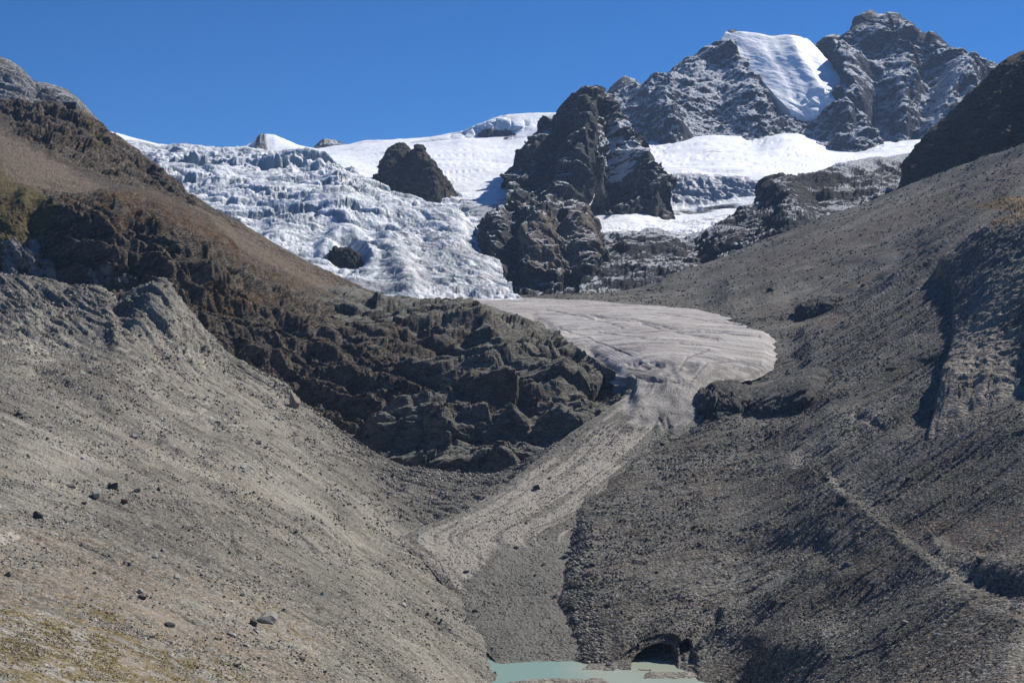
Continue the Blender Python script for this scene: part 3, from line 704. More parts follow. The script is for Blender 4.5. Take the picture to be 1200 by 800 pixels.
# ---- dark spur at the right edge
s = Sheet([[(1040,260,2350),(1100,250,2250),(1200,220,1950),(1500,140,1600)],
           [(1058,216,2420),(1075,214,2400),(1110,203,2300),(1200,172,2000),(1500,60,1700)],
           [(1068,208,2480),(1090,185,2460),(1130,150,2380),(1200,110,2200),(1500,-60,1900)],
           [(1070,212,2560),(1074,203,2560),(1079,191,2560),(1084,180,2560),(1092,168,2555),(1100,156,2550),(1107,147,2540),(1114,134,2530),(1120,127,2520),(1128,118,2510),(1138,107,2500),(1146,101,2490),(1158,90,2470),(1166,86,2460),(1175,78,2450),(1184,72,2440),(1192,66,2430),(1200,60,2420),(1240,20,2350),(1320,-60,2300),(1500,-170,2200)],
           [(1075,250,2800),(1200,140,2900),(1500,0,2800)]], hidden=(0,3), linrows=(3,))
dd = rock_disp(squash(s.base, (-.6,-.2,-.75), .4), 60, 125, octs=4)
s.disp((dd*16+fbm(squash(s.base,(-.6,-.2,-.75),.4), 110, 6, .6, seed=28, ridged=True)*34)*s.crest(3))
s.build('mountain_spur', rock_mat('spur_rock', (.040,.035,.030), (.15,.12,.095), (.15,.09,.05), 3.5, strata=(-.6,-.2,-.75), bump=1.1), 'dark shaded rock spur at the right edge of the view', 'mountainside', pin=(3,.7,8))

# ---- right valley side
Rflow = (-.78,-.25,-.55)
s = Sheet([[(520,880,505),(700,890,490),(850,880,470),(1000,880,385),(1200,880,310),(1600,880,230)],
           [(560,820,565),(700,818,568),(800,814,570),(860,812,566),(905,803,532),(1000,800,465),(1200,800,372),(1600,800,270)],
           [(600,792,608),(690,788,612),(720,779,615),(780,776,616),(830,778,604),(870,782,585),(900,766,560),(1000,760,505),(1200,745,425),(1600,730,300)],
           [(640,735,668),(720,730,655),(850,720,641),(1000,700,578),(1200,670,488),(1600,620,350)],
           [(640,680,732),(720,680,705),(850,665,705),(1000,640,650),(1200,595,568),(1600,520,400)],
           [(650,620,812),(700,625,770),(850,600,780),(1000,580,725),(1200,540,632),(1600,440,450)],
           [(680,570,880),(730,575,840),(850,545,860),(1000,530,790),(1200,490,692),(1600,360,500)],
           [(720,525,950),(770,528,910),(850,500,935),(1000,480,880),(1200,445,775),(1600,280,560)],
           [(760,492,1000),(840,478,1010),(900,460,1030),(1000,430,990),(1200,360,900),(1600,200,650)],
           [(790,455,1075),(860,447,1100),(915,425,1140),(1000,380,1180),(1100,335,1130),(1200,290,1060),(1600,110,750)],
           [(780,410,1260),(860,405,1260),(918,395,1260),(1000,345,1360),(1100,290,1350),(1200,240,1280),(1600,50,900)],
           [(640,372,1620),(800,374,1480),(890,378,1390),(950,345,1500),(1050,290,1600),(1200,205,1560),(1600,0,1100)],
           [(600,356,1900),(700,352,1860),(780,345,1850),(850,330,1820),(950,290,1850),(1060,240,1900),(1200,186,1780),(1600,-20,1300)],
           [(600,346,2060),(680,344,2060),(740,338,2070),(765,331,2080),(790,321,2090),(820,311,2110),(850,300,2120),(900,279,2140),(950,260,2160),(1000,243,2180),(1040,227,2180),(1072,214,2150),(1110,200,2080),(1150,186,2000),(1200,168,1900),(1600,-40,1500)],
           [(600,380,2300),(800,360,2400),(1070,260,2450),(1600,0,2000)]], hidden=(0,13))
b = s.base
near = (s.Y < 1150)
s.disp(fbm(squash(b, Rflow, .15), 30, 5, .6, seed=41)*np.clip(s.Y/600, .5, 2.5)*1.3)
s.disp(fbm(b, 70, 3, .5, seed=42)*2.4)
q = squash(b, Rflow, .45)
rocky = sstep(fbm(b, 90, 3, .55, seed=52)*1.5+.5)
v, e = facet(q, 4.5, 43); v2, e2 = facet(b, 1.9, 44)
s.disp((v*.20*(.4+.8*rocky)+v2*.15)*np.clip(s.Y/700, .55, 1.1))
rl = fbm(squash(b, Rflow, .07), 16, 3, .5, seed=48, ridged=True)
s.disp(-sstep((rl-.6)/.25)*1.1*np.clip(s.Y/700, .5, 1.6)*(1-.9*sstep((s.Y-1050)/400)))
v3, e3 = facet(squash(b, Rflow, .4), 15, 46)
s.disp(v3*.7*np.clip(s.Y/800, .5, 1.3)*rocky)
# gullies, banks and moraine ridges
s.disp(fbm(squash(b, (.2,.9,.1), .3), 28, 5, .6, seed=141)*1.2)
s.step_([(1200,717),(1140,702),(1095,672),(1060,642),(1020,606),(985,585),(962,560)], 6, 3.6, 22, .6, 3)
s.step_([(1260,672),(1200,665),(1150,660),(1115,650),(1105,640)], 5, 4.5, 16, .7, 5)
s.line([(965,552),(985,585),(1020,606),(1060,642),(1095,672),(1147,705),(1200,718)], 2.4, 1.3, .8, 6)
s.line([(1140,690),(1172,702),(1210,716)], 5, -3.2, .6, 7)
s.line([(1005,490),(1020,496),(1034,503)], 2, -1.6, .5, 8)
s.line([(840,720),(822,745),(806,768)], 2.2, -4.5, .2, 9)
s.line([(745,757),(792,752)], 10, 3.5, .2, 19)
m_ = s.poly([(716,815),(722,778),(738,767),(756,757),(775,753),(792,757),(804,766),(806,778),(807,815)], 2.5); s.disp(m_*(-4), (0,-1,0))
m_ = s.poly([(742,815),(743,780),(752,773),(765,768),(778,767),(790,770),(798,779),(799,815)], 2.5); s.disp(m_*(-22), (0,-1,0))
m_ = s.poly([(799,800),(801,764),(808,756),(817,765),(817,800)], 2); s.disp(m_*(-12), (0,-1,0))
s.line([(905,690),(950,670),(1010,680)], 5, 1.2, .8, 10)
s.line([(860,660),(900,640),(960,640)], 6, -2.5, .8, 11)
s.line([(800,765),(845,735),(900,752),(960,740)], 8, 2, .8, 12)
s.step_([(1115,320),(1060,345),(1010,372),(950,388)], 8, 5, 60, .6, 13)
s.line([(1075,300),(1000,330),(930,352)], 14, -6, .7, 14)
s.line([(690,560),(680,640),(664,700),(690,760)], 6, 2.5, .6, 15)
s.line([(1180,240),(1080,290),(960,330),(860,345)], 18, 7, .8, 16)
s.mask('rust', s.poly([(1000,600),(1080,610),(1200,600),(1200,668),(1140,655),(1080,632),(1010,618)], 16)*.55)
s.mask('rust', s.poly([(860,300),(950,275),(1080,230),(1200,180),(1200,232),(1100,262),(980,305),(880,322)], 14)*.5)
s.mask('rust', s.poly([(950,385),(985,362),(1000,366),(975,385)], 4)*.8)
s.mask('gold', s.poly([(1130,250),(1200,232),(1260,220),(1260,250),(1200,255)], 6)*.9)
s.mask('pale', s.poly([(926,528),(942,526),(942,548),(930,550),(924,545)], 2.5)*1.)
s.mask('pale', s.poly([(972,552),(1004,556),(1010,572),(985,580),(970,568)], 3)*.9)
s.mask('pale', s.poly([(1000,478),(1035,484),(1040,498),(1012,492)], 5)*.45)
s.mask('pale', s.poly([(935,345),(975,335),(985,342),(950,362),(935,365)], 4)*.4)
right_m = scree_mat('right_scree', (.062,.059,.051), (.158,.150,.128), .6, Rflow, 55, tint2=(.115,.093,.072),
    masks={'rust': ((.125,.088,.066), .7), 'gold': ((.20,.13,.05), .85), 'pale': ((.26,.235,.195), .75)}, stonevar=(.4, 1.7), bump=1.0)
R_OBJ = s.build('scree_slope', right_m, 'grey stony moraine slope filling the right side of the valley', 'scree slope', pin=(13,.8,12)); RS = s

# ---- eroded moraine cliff at the right
s = Sheet([[(1070,520,745),(1130,510,730),(1200,505,700),(1300,470,640)],
           [(1092,445,845),(1112,440,812),(1136,455,775),(1158,444,775),(1176,458,755),(1200,450,755),(1300,400,680)],
           [(1106,400,935),(1130,395,885),(1160,388,858),(1200,385,822),(1300,330,740)],
           [(1106,350,1055),(1130,330,1020),(1160,320,960),(1200,318,905),(1300,280,800)],
           [(1090,330,1155),(1110,312,1120),(1135,290,1100),(1165,272,1060),(1200,262,1015),(1300,240,900)],
           [(1085,325,1160),(1110,300,1180),(1135,278,1160),(1165,260,1130),(1200,250,1100),(1300,215,1000)],
           [(1085,350,1350),(1200,270,1300),(1300,220,1150)]], hidden=(0,5))
s.disp(-(1-sstep(s.u/.09))*9)
b = s.base
fl = fbm(squash(b, (0,-.15,1), .08), 14, 4, .6, seed=61, ridged=True)
s.disp(fl*2.8+fbm(b, 34, 4, .55, seed=62)*1.2+fbm(b, 3.5, 4, .6, seed=63)*.6)
s.line([(1114,310),(1112,380),(1116,440)], 8, 2, .5, 3)
s.mask('grey', s.poly([(1080,345),(1110,300),(1165,255),(1260,240),(1260,290),(1180,320),(1130,400),(1112,420)], 14)*.7)
s.mask('gold', s.poly([(1150,258),(1200,240),(1500,80),(1500,140),(1200,262),(1165,268)], 5)*.8)
s.build('moraine_cliff', scree_mat('moraine_cliff_earth', (.125,.112,.094), (.245,.218,.182), .8, (0,-.1,1), 40, masks={'grey': ((.085,.085,.085), .75), 'gold': ((.17,.115,.05), .7)}, stonevar=(.65,1.35)), 'steep brown fluted moraine cliff at the right edge', 'cliff')

# ---- left moraine slope
Aflow = (.79,-.42,-.44)
topA = [(-160,322,945),(0,322,950),(30,323,952),(60,327,958),(84,335,960),(100,334,962),(118,336,962),(131,345,962),(139,352,960),(147,345,960),(156,340,960),(166,334,962),(178,330,962),(188,327,962),(196,333,966),(203,341,972),(212,353,978),(222,365,984),(235,380,990),(250,396,996),(262,410,1002),(278,421,1008),(305,435,1010),(335,450,1008),(352,470,1000),(380,490,990),(402,506,980),(425,520,970),(445,540,962),(475,547,958),(510,551,954),(545,556,947),(575,556,945),(600,549,948),(625,535,955),(655,517,968),(700,490,992),(760,470,1030)]
s = Sheet([[(-160,1500,75),(100,1500,80),(400,1500,110),(700,1500,150)],
           [(-160,900,165),(0,900,180),(200,890,225),(400,885,320),(640,870,500)],
           [(-160,800,215),(0,800,240),(200,800,290),(400,800,390),(500,800,475),(582,800,576),(650,803,590)],
           [(-160,740,252),(0,740,282),(200,740,352),(400,740,475),(500,742,580),(558,745,650),(600,772,655),(650,772,690)],
           [(-160,690,296),(0,690,332),(200,690,415),(400,690,565),(520,700,695),(560,705,704),(650,700,745)],
           [(-160,632,355),(0,632,400),(200,632,500),(350,632,635),(474,634,778),(560,640,787),(660,640,840)],
           [(-160,580,425),(0,580,480),(200,580,595),(350,580,735),(480,590,845),(590,574,866),(680,566,940)],
           [(-160,520,520),(0,520,585),(200,520,715),(300,520,800),(400,535,890),(480,562,900),(560,568,905),(640,540,915),(700,520,960)],
           [(-160,455,645),(0,455,700),(100,458,752),(200,465,825),(280,472,888),(345,490,935),(420,532,935),(480,556,925),(560,562,925),(640,532,935),(740,490,1000)],
           [(-160,400,790),(0,400,838),(80,402,858),(125,404,866),(150,402,872),(200,430,885),(245,440,925),(280,444,962),(340,470,975),(420,524,955),(500,552,942),(560,559,938),(650,522,955),(750,478,1015)],
           [(-160,360,880),(0,360,905),(60,362,915),(110,368,918),(139,385,905),(160,362,925),(195,366,930),(222,400,945),(262,425,982),(310,440,995),(350,472,990),(402,508,972),(450,543,956),(560,557,942),(655,519,960),(755,473,1024)],
           topA,
           [(-160,370,1010),(0,370,1015),(139,400,1020),(188,375,1020),(300,480,1060),(450,580,1010),(560,590,985),(760,510,1080)]], hidden=(0,1,11), linrows=(11,))
b = s.base
wall = s.poly([(-200,315),(70,322),(200,320),(240,370),(290,430),(250,432),(200,400),(150,380),(139,400),(100,402),(0,400),(-200,400)], 10)
rs_ = np.clip(s.Y/600, .35, 1.6)
s.disp(fbm(squash(b, Aflow, .1), 16, 5, .6, seed=41)*1.5*rs_)
s.disp(fbm(squash(b, Aflow, .5), 60, 3, .5, seed=42)*2.6*rs_)
v, e = facet(squash(b, Aflow, .5), 3.6, 43); v2, e2 = facet(b, 1.3, 44)
s.disp((v*.30+v2*.20)*rs_)
rl = fbm(squash(b, Aflow, .06), 14, 3, .5, seed=48, ridged=True)
s.disp(-sstep((rl-.62)/.22)*.8*rs_)
rl = fbm(squash(b, Aflow, .08)+fbm(b,40,2,seed=3)[:,None]*f32(3), 40, 3, .5, seed=49, ridged=True)
s.disp(-sstep((rl-.78)/.14)*1.5*rs_)
gul = fbm(squash(b, (.65,-.55,-.55), .07), 13, 3, .55, seed=47, ridged=True)
gul2 = fbm(squash(b, (.65,-.55,-.55), .06), 5, 3, .55, seed=57, ridged=True)
s.disp(wall*(gul*2.8-.9+gul2*1.9))
for poly, w, hh in [([(131,345),(124,365),(135,402)], 4, 3.2), ([(139,352),(150,380),(190,420)], 5, -2.6), ([(188,328),(175,350),(165,372)], 4, 1.6), ([(190,332),(215,372),(250,425)], 5, 2.4),
                    ([(45,432),(62,440),(95,452),(110,462),(125,478),(150,492),(185,508)], 3.2, -4.2),
                    ([(250,596),(290,612),(330,628),(380,645)], 1.6, -1.6), ([(265,655),(300,678),(330,690),(370,712)], 1.4, -1.8), ([(95,572),(130,590),(180,612),(240,655)], 1.3, -1.2),
                    ([(150,500),(190,520),(235,540)], 3, -2.2), ([(420,640),(470,690),(530,745)], 3, -2.0), ([(150,720),(215,745),(270,770)], 1.0, -.7), ([(380,650),(430,700),(500,760)], 2.5, 1.6),
                    ([(205,615),(240,610),(270,625),(275,650)], 1.2, -1.2), ([(180,580),(240,585),(300,600)], 1.2, -1.0)]:
    s.line(poly, w, hh, .8, seed=int(w*3))
s.step_([(45,430),(95,450),(125,476),(185,508),(235,530)], 2.6, -3.5, 25, .5, 3)
gr = np.clip(fbm(b, 9, 4, .6, seed=77)+.5, 0, 1)
s.mask('grass', s.poly([(-200,690),(60,690),(150,700),(190,730),(280,770),(330,830),(-200,900)], 40)*.47)
s.mask('grass', s.poly([(255,690),(310,700),(390,760),(330,755)], 10)*.35)
s.mask('ochre', s.poly([(-200,590),(40,600),(170,640),(330,690),(400,750),(380,830),(-200,900)], 30)*.52)
s.mask('pale', s.poly([(-20,626),(20,622),(24,630),(0,640),(-20,640)], 4)*.8)
s.mask('pale', s.poly([(-20,395),(140,398),(200,430),(300,500),(280,510),(180,470),(120,440),(-20,410)], 12)*.36)
s.mask('pale', s.poly([(180,388),(262,425),(250,436),(210,420)], 8)*.4)
s.mask('dark', s.poly([(45,430),(70,434),(110,452),(128,470),(180,500),(240,535),(200,528),(120,490),(80,452)], 4)*.62)
s.mask('dark', s.poly([(400,508),(450,535),(560,552),(640,520),(700,492),(720,500),(640,550),(560,590),(480,612),(430,560)], 12)*.7)
left_sm = scree_mat('left_scree', (.088,.083,.070), (.222,.209,.176), .5, Aflow, 50, tint2=(.20,.175,.142),
    masks={'ochre': ((.215,.175,.130), .6), 'grass': ((.105,.082,.024), .7), 'pale': ((.35,.32,.27), .8), 'dark': ((.115,.11,.098), .8)}, stonevar=(.55,1.5), bump=.9)
s.build('moraine_slope', left_sm, 'pale sunlit scree moraine slope on the left with grassy foreground', 'scree slope', pin=(11,.5,5)); AS = s

# ---- glacier tongue
s = Sheet([[(575,806,600),(640,808,600),(700,806,600)],
           [(582,779,617),(610,780,619),(640,781,620),(670,781,620),(704,777,620)],
           [(566,756,640),(600,756,640),(640,757,640),(700,755,642)],
           [(535,705,694),(600,704,694),(675,704,692)],
           [(506,668,732),(590,666,732),(676,668,730)],
           [(468,632,776),(570,632,775),(690,634,772)],
           [(540,600,820),(610,600,818),(702,600,815)],
           [(588,570,866),(640,570,862),(722,568,862)],
           [(632,538,912),(690,540,908),(756,536,905)],
           [(668,508,950),(720,508,945),(800,508,945)],
           [(706,484,985),(750,482,975),(842,478,985)],
           [(732,462,1020),(780,460,1005),(850,458,1030)],
           [(738,446,1055),(790,442,1035),(880,438,1080)],
           [(692,432,1150),(800,424,1090),(906,424,1130)],
           [(650,414,1235),(780,408,1165),(912,404,1220)],
           [(610,399,1335),(780,390,1270),(912,388,1310)],
           [(575,384,1450),(750,374,1400),(890,378,1390)],
           [(530,368,1620),(720,360,1560),(850,367,1490)],
           [(520,354,1740),(640,352,1750),(790,359,1600)],
           [(440,350,1880),(600,350,1880),(720,355,1720)],
           [(430,352,2000),(600,353,2000),(700,358,1900)]], hidden=(0,19))
b = s.base; u = s.u; vv = s.v
lobe = sstep((vv-11.5)/1.5)
s.disp(-(1-sstep(np.minimum(u, 1-u)/.07))*np.where(vv > 11.5, np.where(u > .5, 3.2, 6.0), .7)*sstep(vv/1.5))
s.disp(fbm(b, 80, 3, .5, seed=2)*3)
q = np.stack([s.su, s.sv, s.su*0], 1).astype(f32)
q[:, 1] *= .07
st = fbm(q*f32(1), 12, 4, .6, seed=71, ridged=True)
fq = fbm(squash(b+fbm(b,90,2,seed=4)[:,None]*f32(10), (.93,-.36,-.08), .07), 9, 4, .6, seed=76, ridged=True)
s.disp(fq*.32*lobe + st*1.2*(1-lobe)*sstep((vv-6)/2))
q2 = squash(b, (.9,-.42,-.1), .06)+fbm(b, 90, 3, seed=75)[:, None]*f32(14)
cr = fbm(q2, 26, 3, .5, seed=73, ridged=True)
s.mask('crack', sstep((cr-.72)/.12)*lobe)
for poly, wd in [([(690,369),(740,374),(800,386),(850,389),(892,394)], .9), ([(770,366),(830,376),(870,381)], .7), ([(640,362),(690,372),(730,384)], .7), ([(752,378),(800,390),(845,397)], .7), ([(795,432),(805,418),(830,410)], 1.0), ([(812,440),(830,424),(862,420),(890,424)], 1.1), ([(835,432),(860,428)], .8),
                 ([(742,428),(750,424)], 2.0), ([(757,431),(765,427)], 2.0), ([(768,426),(776,427)], 1.8), ([(778,438),(781,437)], 1.6), ([(744,440),(760,446),(780,448),(805,446)], 1.3), ([(765,500),(772,489),(776,496)], 1.6), ([(784,500),(781,490)], 1.6), ([(655,384),(700,402),(740,415)], .7), ([(700,388),(760,398),(820,404)], .6)]:
    d_, _ = s.pdist(poly); d_ = d_+fbm(s.base, 8, 3, seed=int(poly[0][0]))*1.2
    s.mask('crack', (1-sstep(np.abs(d_)/wd))*1.4); s.disp(-np.exp(-(d_/wd)**2)*1.0)
s.disp(sstep((u-.8)/.2)*fbm(b, 22, 4, .6, seed=95)*6*lobe, (1,.2,0))
s.disp(fbm(b, 9, 4, .6, seed=96)*.55*lobe)
v, e = facet(b, 2.4, 44); s.disp(v*.15*(1-.7*lobe)); v, e = facet(b, 7, 45); s.disp(v*.3*(1-lobe))
for poly, w, hh in [([(735,470),(738,452),(730,440),(705,426),(692,412)], 5, -9), ([(745,440),(775,448),(810,446)], 1.6, -4), ([(700,372),(780,384),(850,390),(890,394)], 1.6, -3.4), ([(740,375),(800,390),(840,398)], 1.4, -2.4), ([(655,400),(672,398),(690,402)], 5, 6), ([(625,372),(640,380),(650,392)], 4, -5),
                    ([(805,430),(815,440),(850,438),(900,432)], 5, -9), ([(765,500),(772,488),(782,505)], 3, -4), ([(775,445),(800,470),(815,480)], 6, 4), ([(745,448),(752,480),(740,498)], 5, 5), ([(810,452),(835,470)], 5, 4), ([(735,505),(715,535),(680,560),(640,590)], 5, 3.5), ([(600,640),(560,680),(545,720)], 5, 2.5),
                    ([(652,398),(660,392)], 3, 4), ([(785,430),(790,440)], 4, -5), ([(822,425),(850,435),(880,430)], 3, 3)]:
    s.line(poly, w, hh*.36, .6, seed=int(w*3))
for x, y in [(745,424),(756,430),(765,425),(774,427),(770,429),(779,438),(738,426)]:
    s.line([(x-3,y),(x+3,y)], 1.4, -1.3, .2)
s.mask('ice', lobe*(1-s.poly([(735,430),(800,415),(912,425),(912,470),(735,470)], 16)*.75))
s.mask('neck', s.poly([(738,440),(800,415),(912,415),(905,440),(850,445),(850,470),(800,500),(740,500),(728,475)], 10))
s.mask('ice', s.poly([(600,352),(790,358),(900,385),(915,410),(880,425),(800,415),(700,405),(640,380)], 10))
s.mask('pink', s.poly([(712,492),(770,486),(745,530),(700,575),(660,600),(600,640),(560,670),(545,700),(505,672),(465,634),(545,596),(620,556),(690,512)], 22)*.72)
s.mask('pink', s.poly([(700,500),(730,500),(735,530),(690,570),(660,580),(680,540)], 8)*.85)
s.mask('pink', s.poly([(560,610),(600,620),(570,665),(540,690),(530,672)], 7)*.72)
s.mask('dark', s.poly([(575,645),(690,640),(680,700),(700,790),(560,790),(530,705)], 20)*.7)
t = NT('glacier_tongue_ice'); p = t.pos; fl_ = t.attr('flow', True)
fs = t.vscale(fl_, (1, .05, 1)); n1 = t.noise(fs, 5, 5, .7, .5); n2 = t.noise(p, 45, 4, .6); n3 = t.noise(p, 2.2, 4, .7)
fc = t.squash(p, (.93,-.36,-.08), .07); n5 = t.noise(t.vadd(fc, (7., 3., 1.)), 14, 4, .7, 1.2)
deb = t.mix(t.ramp(t.math('ADD', t.math('MULTIPLY', n2, .5), t.math('MULTIPLY', n3, .5)), .38, .62), (.125,.118,.100), (.200,.190,.160))
deb = t.mix(t.math('MULTIPLY', t.broken(t.attr('pink'), t.noise(fs, 7, 5, .7), 1.3), .92), deb, (.33,.298,.25))
deb = t.mix(t.math('MULTIPLY', t.broken(t.attr('dark'), n2, .6), .6), deb, (.135,.128,.110))
v1 = t.voro(p, .55); v2 = t.voro(p, 1.3); sc = t.n('ShaderNodeSeparateColor'); t.L.new(v1.outputs['Color'], sc.inputs[0]); sd = t.n('ShaderNodeSeparateColor'); t.L.new(v2.outputs['Color'], sd.inputs[0])
deb = t.gain(deb, t.math('MULTIPLY', t.remap(sc.outputs[0], 0, 1, .78, 1.22), t.remap(sd.outputs[0], 0, 1, .9, 1.1)))
deb = t.mix(t.math('MULTIPLY', t.ramp(sd.outputs[1], .955, .965), .7), deb, (.05,.05,.05))
n1i = t.noise(t.vadd(fc, (9., 9., 9.)), 7, 5, .72, .6)
icec = t.mix(t.ramp(n1i, .40, .64), (.50,.472,.445), (.24,.225,.21))

icec = t.mix(t.math('MULTIPLY', t.ramp(n5, .52, .68), .5), icec, (.27,.25,.24))
icec = t.mix(t.math('MULTIPLY', t.ramp(n2, .42, .62), .6), icec, (.34,.30,.275))
c = t.mix(t.math('MULTIPLY', t.broken(t.attr('neck'), n1, .8), .75), deb, t.mix(t.ramp(t.noise(p, 12, 4, .6), .4, .6), (.36,.335,.31), (.22,.205,.19)))
c = t.mix(t.broken(t.attr('ice'), n1, .8), c, icec)
c = t.mix(t.math('MULTIPLY', t.attr('crack'), .6, clamp=True), c, (.10,.10,.105))
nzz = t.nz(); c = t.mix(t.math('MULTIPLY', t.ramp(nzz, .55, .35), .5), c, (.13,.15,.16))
h = t.math('ADD', t.math('MULTIPLY', n1, 1.2), t.math('ADD', t.math('MULTIPLY', v2.outputs['Distance'], -.6), n3))
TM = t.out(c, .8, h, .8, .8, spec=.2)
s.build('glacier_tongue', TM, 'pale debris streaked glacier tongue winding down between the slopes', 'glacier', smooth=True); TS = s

# ================================================================== rock outcrops at the tongue's right
def outcrop(rows, S, seed, amp, name, mat, label, cat='rock outcrop', tilt=None, step=.8, kind='structure'):
    s = Sheet(rows, step=step)
    s.disp(rock_disp(s.base if tilt is None else squash(s.base, tilt, .45), S, seed, octs=4, cracks=.3)*amp)
    return s.build(name, mat, label, cat, kind=kind)
slab_m = rock_mat('slab_rock', (.06,.06,.058), (.25,.245,.23), (.12,.10,.09), 1.4, strata=(.6,.1,.3), bump=1., warmamt=.35)
outcrop([[(868,500,945),(920,500,920),(990,470,985)], [(874,482,953),(905,482,930),(945,470,920),(985,442,1000)],
         [(878,474,957),(905,466,945),(940,448,945),(982,430,1020)], [(878,462,1007),(900,449,1013),(938,434,1017),(978,424,1098)],
         [(885,480,1095),(930,450,1105),(985,440,1180)]], 16, 5, 2.6, 'rock_outcrop', slab_m, 'tilted pale topped slab outcrop right of the glacier tongue', tilt=(.8,.2,.5))
outcrop([[(812,510,953),(850,508,948),(896,500,958)], [(816,482,970),(845,486,963),(868,487,963),(892,474,973)],
         [(818,470,982),(838,462,978),(858,464,978),(886,464,986)], [(820,454,1013),(845,447,1013),(865,449,1013),(884,454,1023)],
         [(822,470,1098),(850,460,1098),(886,470,1098)]], 13, 15, 4.2, 'rock_outcrop', slab_m, 'broken dark rocks under the lobe edge of the glacier tongue')
outcrop([[(925,385,1340),(975,375,1330)], [(930,372,1350),(945,366,1340),(978,358,1340)], [(932,358,1370),(950,350,1370),(985,345,1370)], [(940,370,1450),(985,360,1450)]],
        9, 25, 4, 'rock_outcrop', slab_m, 'small pale rock rib high on the right scree slope')

# ---- ice arches above the lake
t = NT('dirty_ice'); n = t.noise(t.pos, 3, 5, .65); n2 = t.noise(t.pos, .6, 4, .7)
arch_m = t.out(t.mix(t.ramp(n, .35, .65), (.055,.056,.055), (.125,.12,.11)), .75, t.math('ADD', n, n2), 1.2, .9)
def arch(cx, Yc, w, hgt, depth, name, label, thick=1.6, seed=0, lean=0, zb=-1.5):
    """vaulted shell of ice: an outer and an inner half tube with a real opening"""
    nu, nv = 60, 26; V = []; 
    for j in range(nv):
        y = Yc+depth*j/(nv-1)
        for k, sc in ((0, 1.0), (1, 0.0)):
            for i in range(nu):
                a = math.pi*i/(nu-1)
                ww = w/2+(thick*1.4 if k == 0 else 0); hh = hgt+(thick if k == 0 else 0)
                taper = 1-.25*j/(nv-1)
                if k == 1 and j == 0: y0 = y+.3
                else: y0 = y
                x = cx-math.cos(a)*ww*taper+lean*math.sin(a); z = zb+(math.sin(a)**.85 if 0 < i < nu-1 else 0)*hh*taper
                V.append((x, y0, z))
    V = np.array(V, f32)
    nrm = np.stack([V[:, 0]-cx, V[:, 1]*0, V[:, 2]], 1); nrm /= np.linalg.norm(nrm, axis=1)[:, None]+1e-6
    V = V+nrm*(fbm(V, 5, 4, .6, seed=seed)*1.0)[:, None]; V[:, 1] += fbm(V, 4, 3, seed=seed+9)*1.5
    Q = []
    st = 2*nu
    for j in range(nv-1):
        for i in range(nu-1):
            a = j*st+i; Q.append((a, a+st, a+st+1, a+1))
            a = j*st+nu+i; Q.append((a, a+1, a+st+1, a+st))
    for i in range(nu-1):
        Q.append((i, i+1, nu+i+1, nu+i))
        a = (nv-1)*st; Q.append((a+i, a+nu+i, a+nu+i+1, a+i+1))
    # closed rear wall of the cave
    me = bpy.data.meshes.new(name); raw_mesh(me, V, np.array(Q, np.int32))
    me.materials.append(arch_m)
    o = bpy.data.objects.new(name, me); col.objects.link(o)
    o['label'] = label; o['category'] = 'ice cave'
    return o
def X(px, Y): return (px-600)/F*Y
# ================================================================== water and gravel
def plane_obj(name, pts, z, mat, label, cat, kind='structure'):
    me = bpy.data.meshes.new(name); me.from_pydata([(x, y, z) for x, y in pts], [], [tuple(range(len(pts)))]); me.materials.append(mat)
    o = bpy.data.objects.new(name, me); col.objects.link(o); o['label'] = label; o['category'] = cat
    if kind: o['kind'] = kind
    return o
t = NT('milky_water'); n = t.noise(t.vscale(t.pos, (.5, 1, 1)), 14, 3, .5)
sep = t.n('ShaderNodeSeparateXYZ'); t.L.new(t.pos, sep.inputs[0])
fx = t.ramp(t.math('ADD', sep.outputs[0], t.math('MULTIPLY', n, 16)), 24, 44)
wc = t.mix(fx, (.225,.34,.285), (.34,.38,.30))
wn = t.noise(t.pos, .5, 2, .5)
wm = t.out(wc, .22, wn, .02, .5, spec=.5)
plane_obj('lake', [(-60,440),(90,440),(90,700),(-60,700)], 0.0, wm, 'milky turquoise meltwater lake at the snout of the glacier tongue', 'lake')
# ground sheet reaching the horizon
gm = scree_mat('valley_ground', (.10,.095,.085), (.16,.15,.135), 2., (0,1,0), 90)
plane_obj('ground', [(-15000,-3000),(15000,-3000),(15000,16000),(-15000,16000)], -12., gm, 'grey stony ground of the valley floor', 'ground')
# gravel bars
bar_m = scree_mat('bar_gravel', (.13,.12,.10), (.24,.22,.185), .5, (1,0,0), 12)
def bar(pts, name, label, hgt=.9, seed=0):
    s = Sheet(pts, step=.7)
    u, v = s.u, s.v/(len(pts)-1)
    k = sstep(np.minimum(np.minimum(u, 1-u)/.12, np.minimum(v, 1-v)/.35))
    s.P[:, 2] = -.5+k*(hgt+.25)+fbm(s.base*np.array([1, .6, 1], f32), 4, 4, .6, seed=seed)*.75*(.3+.7*k)
    s.build(name, bar_m, label, 'gravel bar')
def brow(x0, x1, Y): return [(x0, 400+CZ/Y*F, Y), ((x0+x1)/2, 400+CZ/Y*F, Y), (x1, 400+CZ/Y*F, Y)]
bar([brow(545, 700, 568), brow(570, 735, 579), brow(600, 716, 588), brow(652, 708, 596)], 'gravel_bar', 'long grey gravel bar in front of the turquoise pool', .6, 3)
bar([brow(676, 716, 604), brow(684, 728, 613), brow(690, 724, 622)], 'gravel_bar', 'small stony gravel bar between the pool and the ice cave', 0.9, 5)
bar([brow(752, 800, 588), brow(750, 835, 598), brow(765, 838, 606)], 'gravel_bar', 'stony gravel bar in front of the black cave mouth', .8, 7)
bar([brow(745, 765, 604), brow(748, 764, 609)], 'gravel_bar', 'tiny gravel islet left of the cave bar', .7, 9)

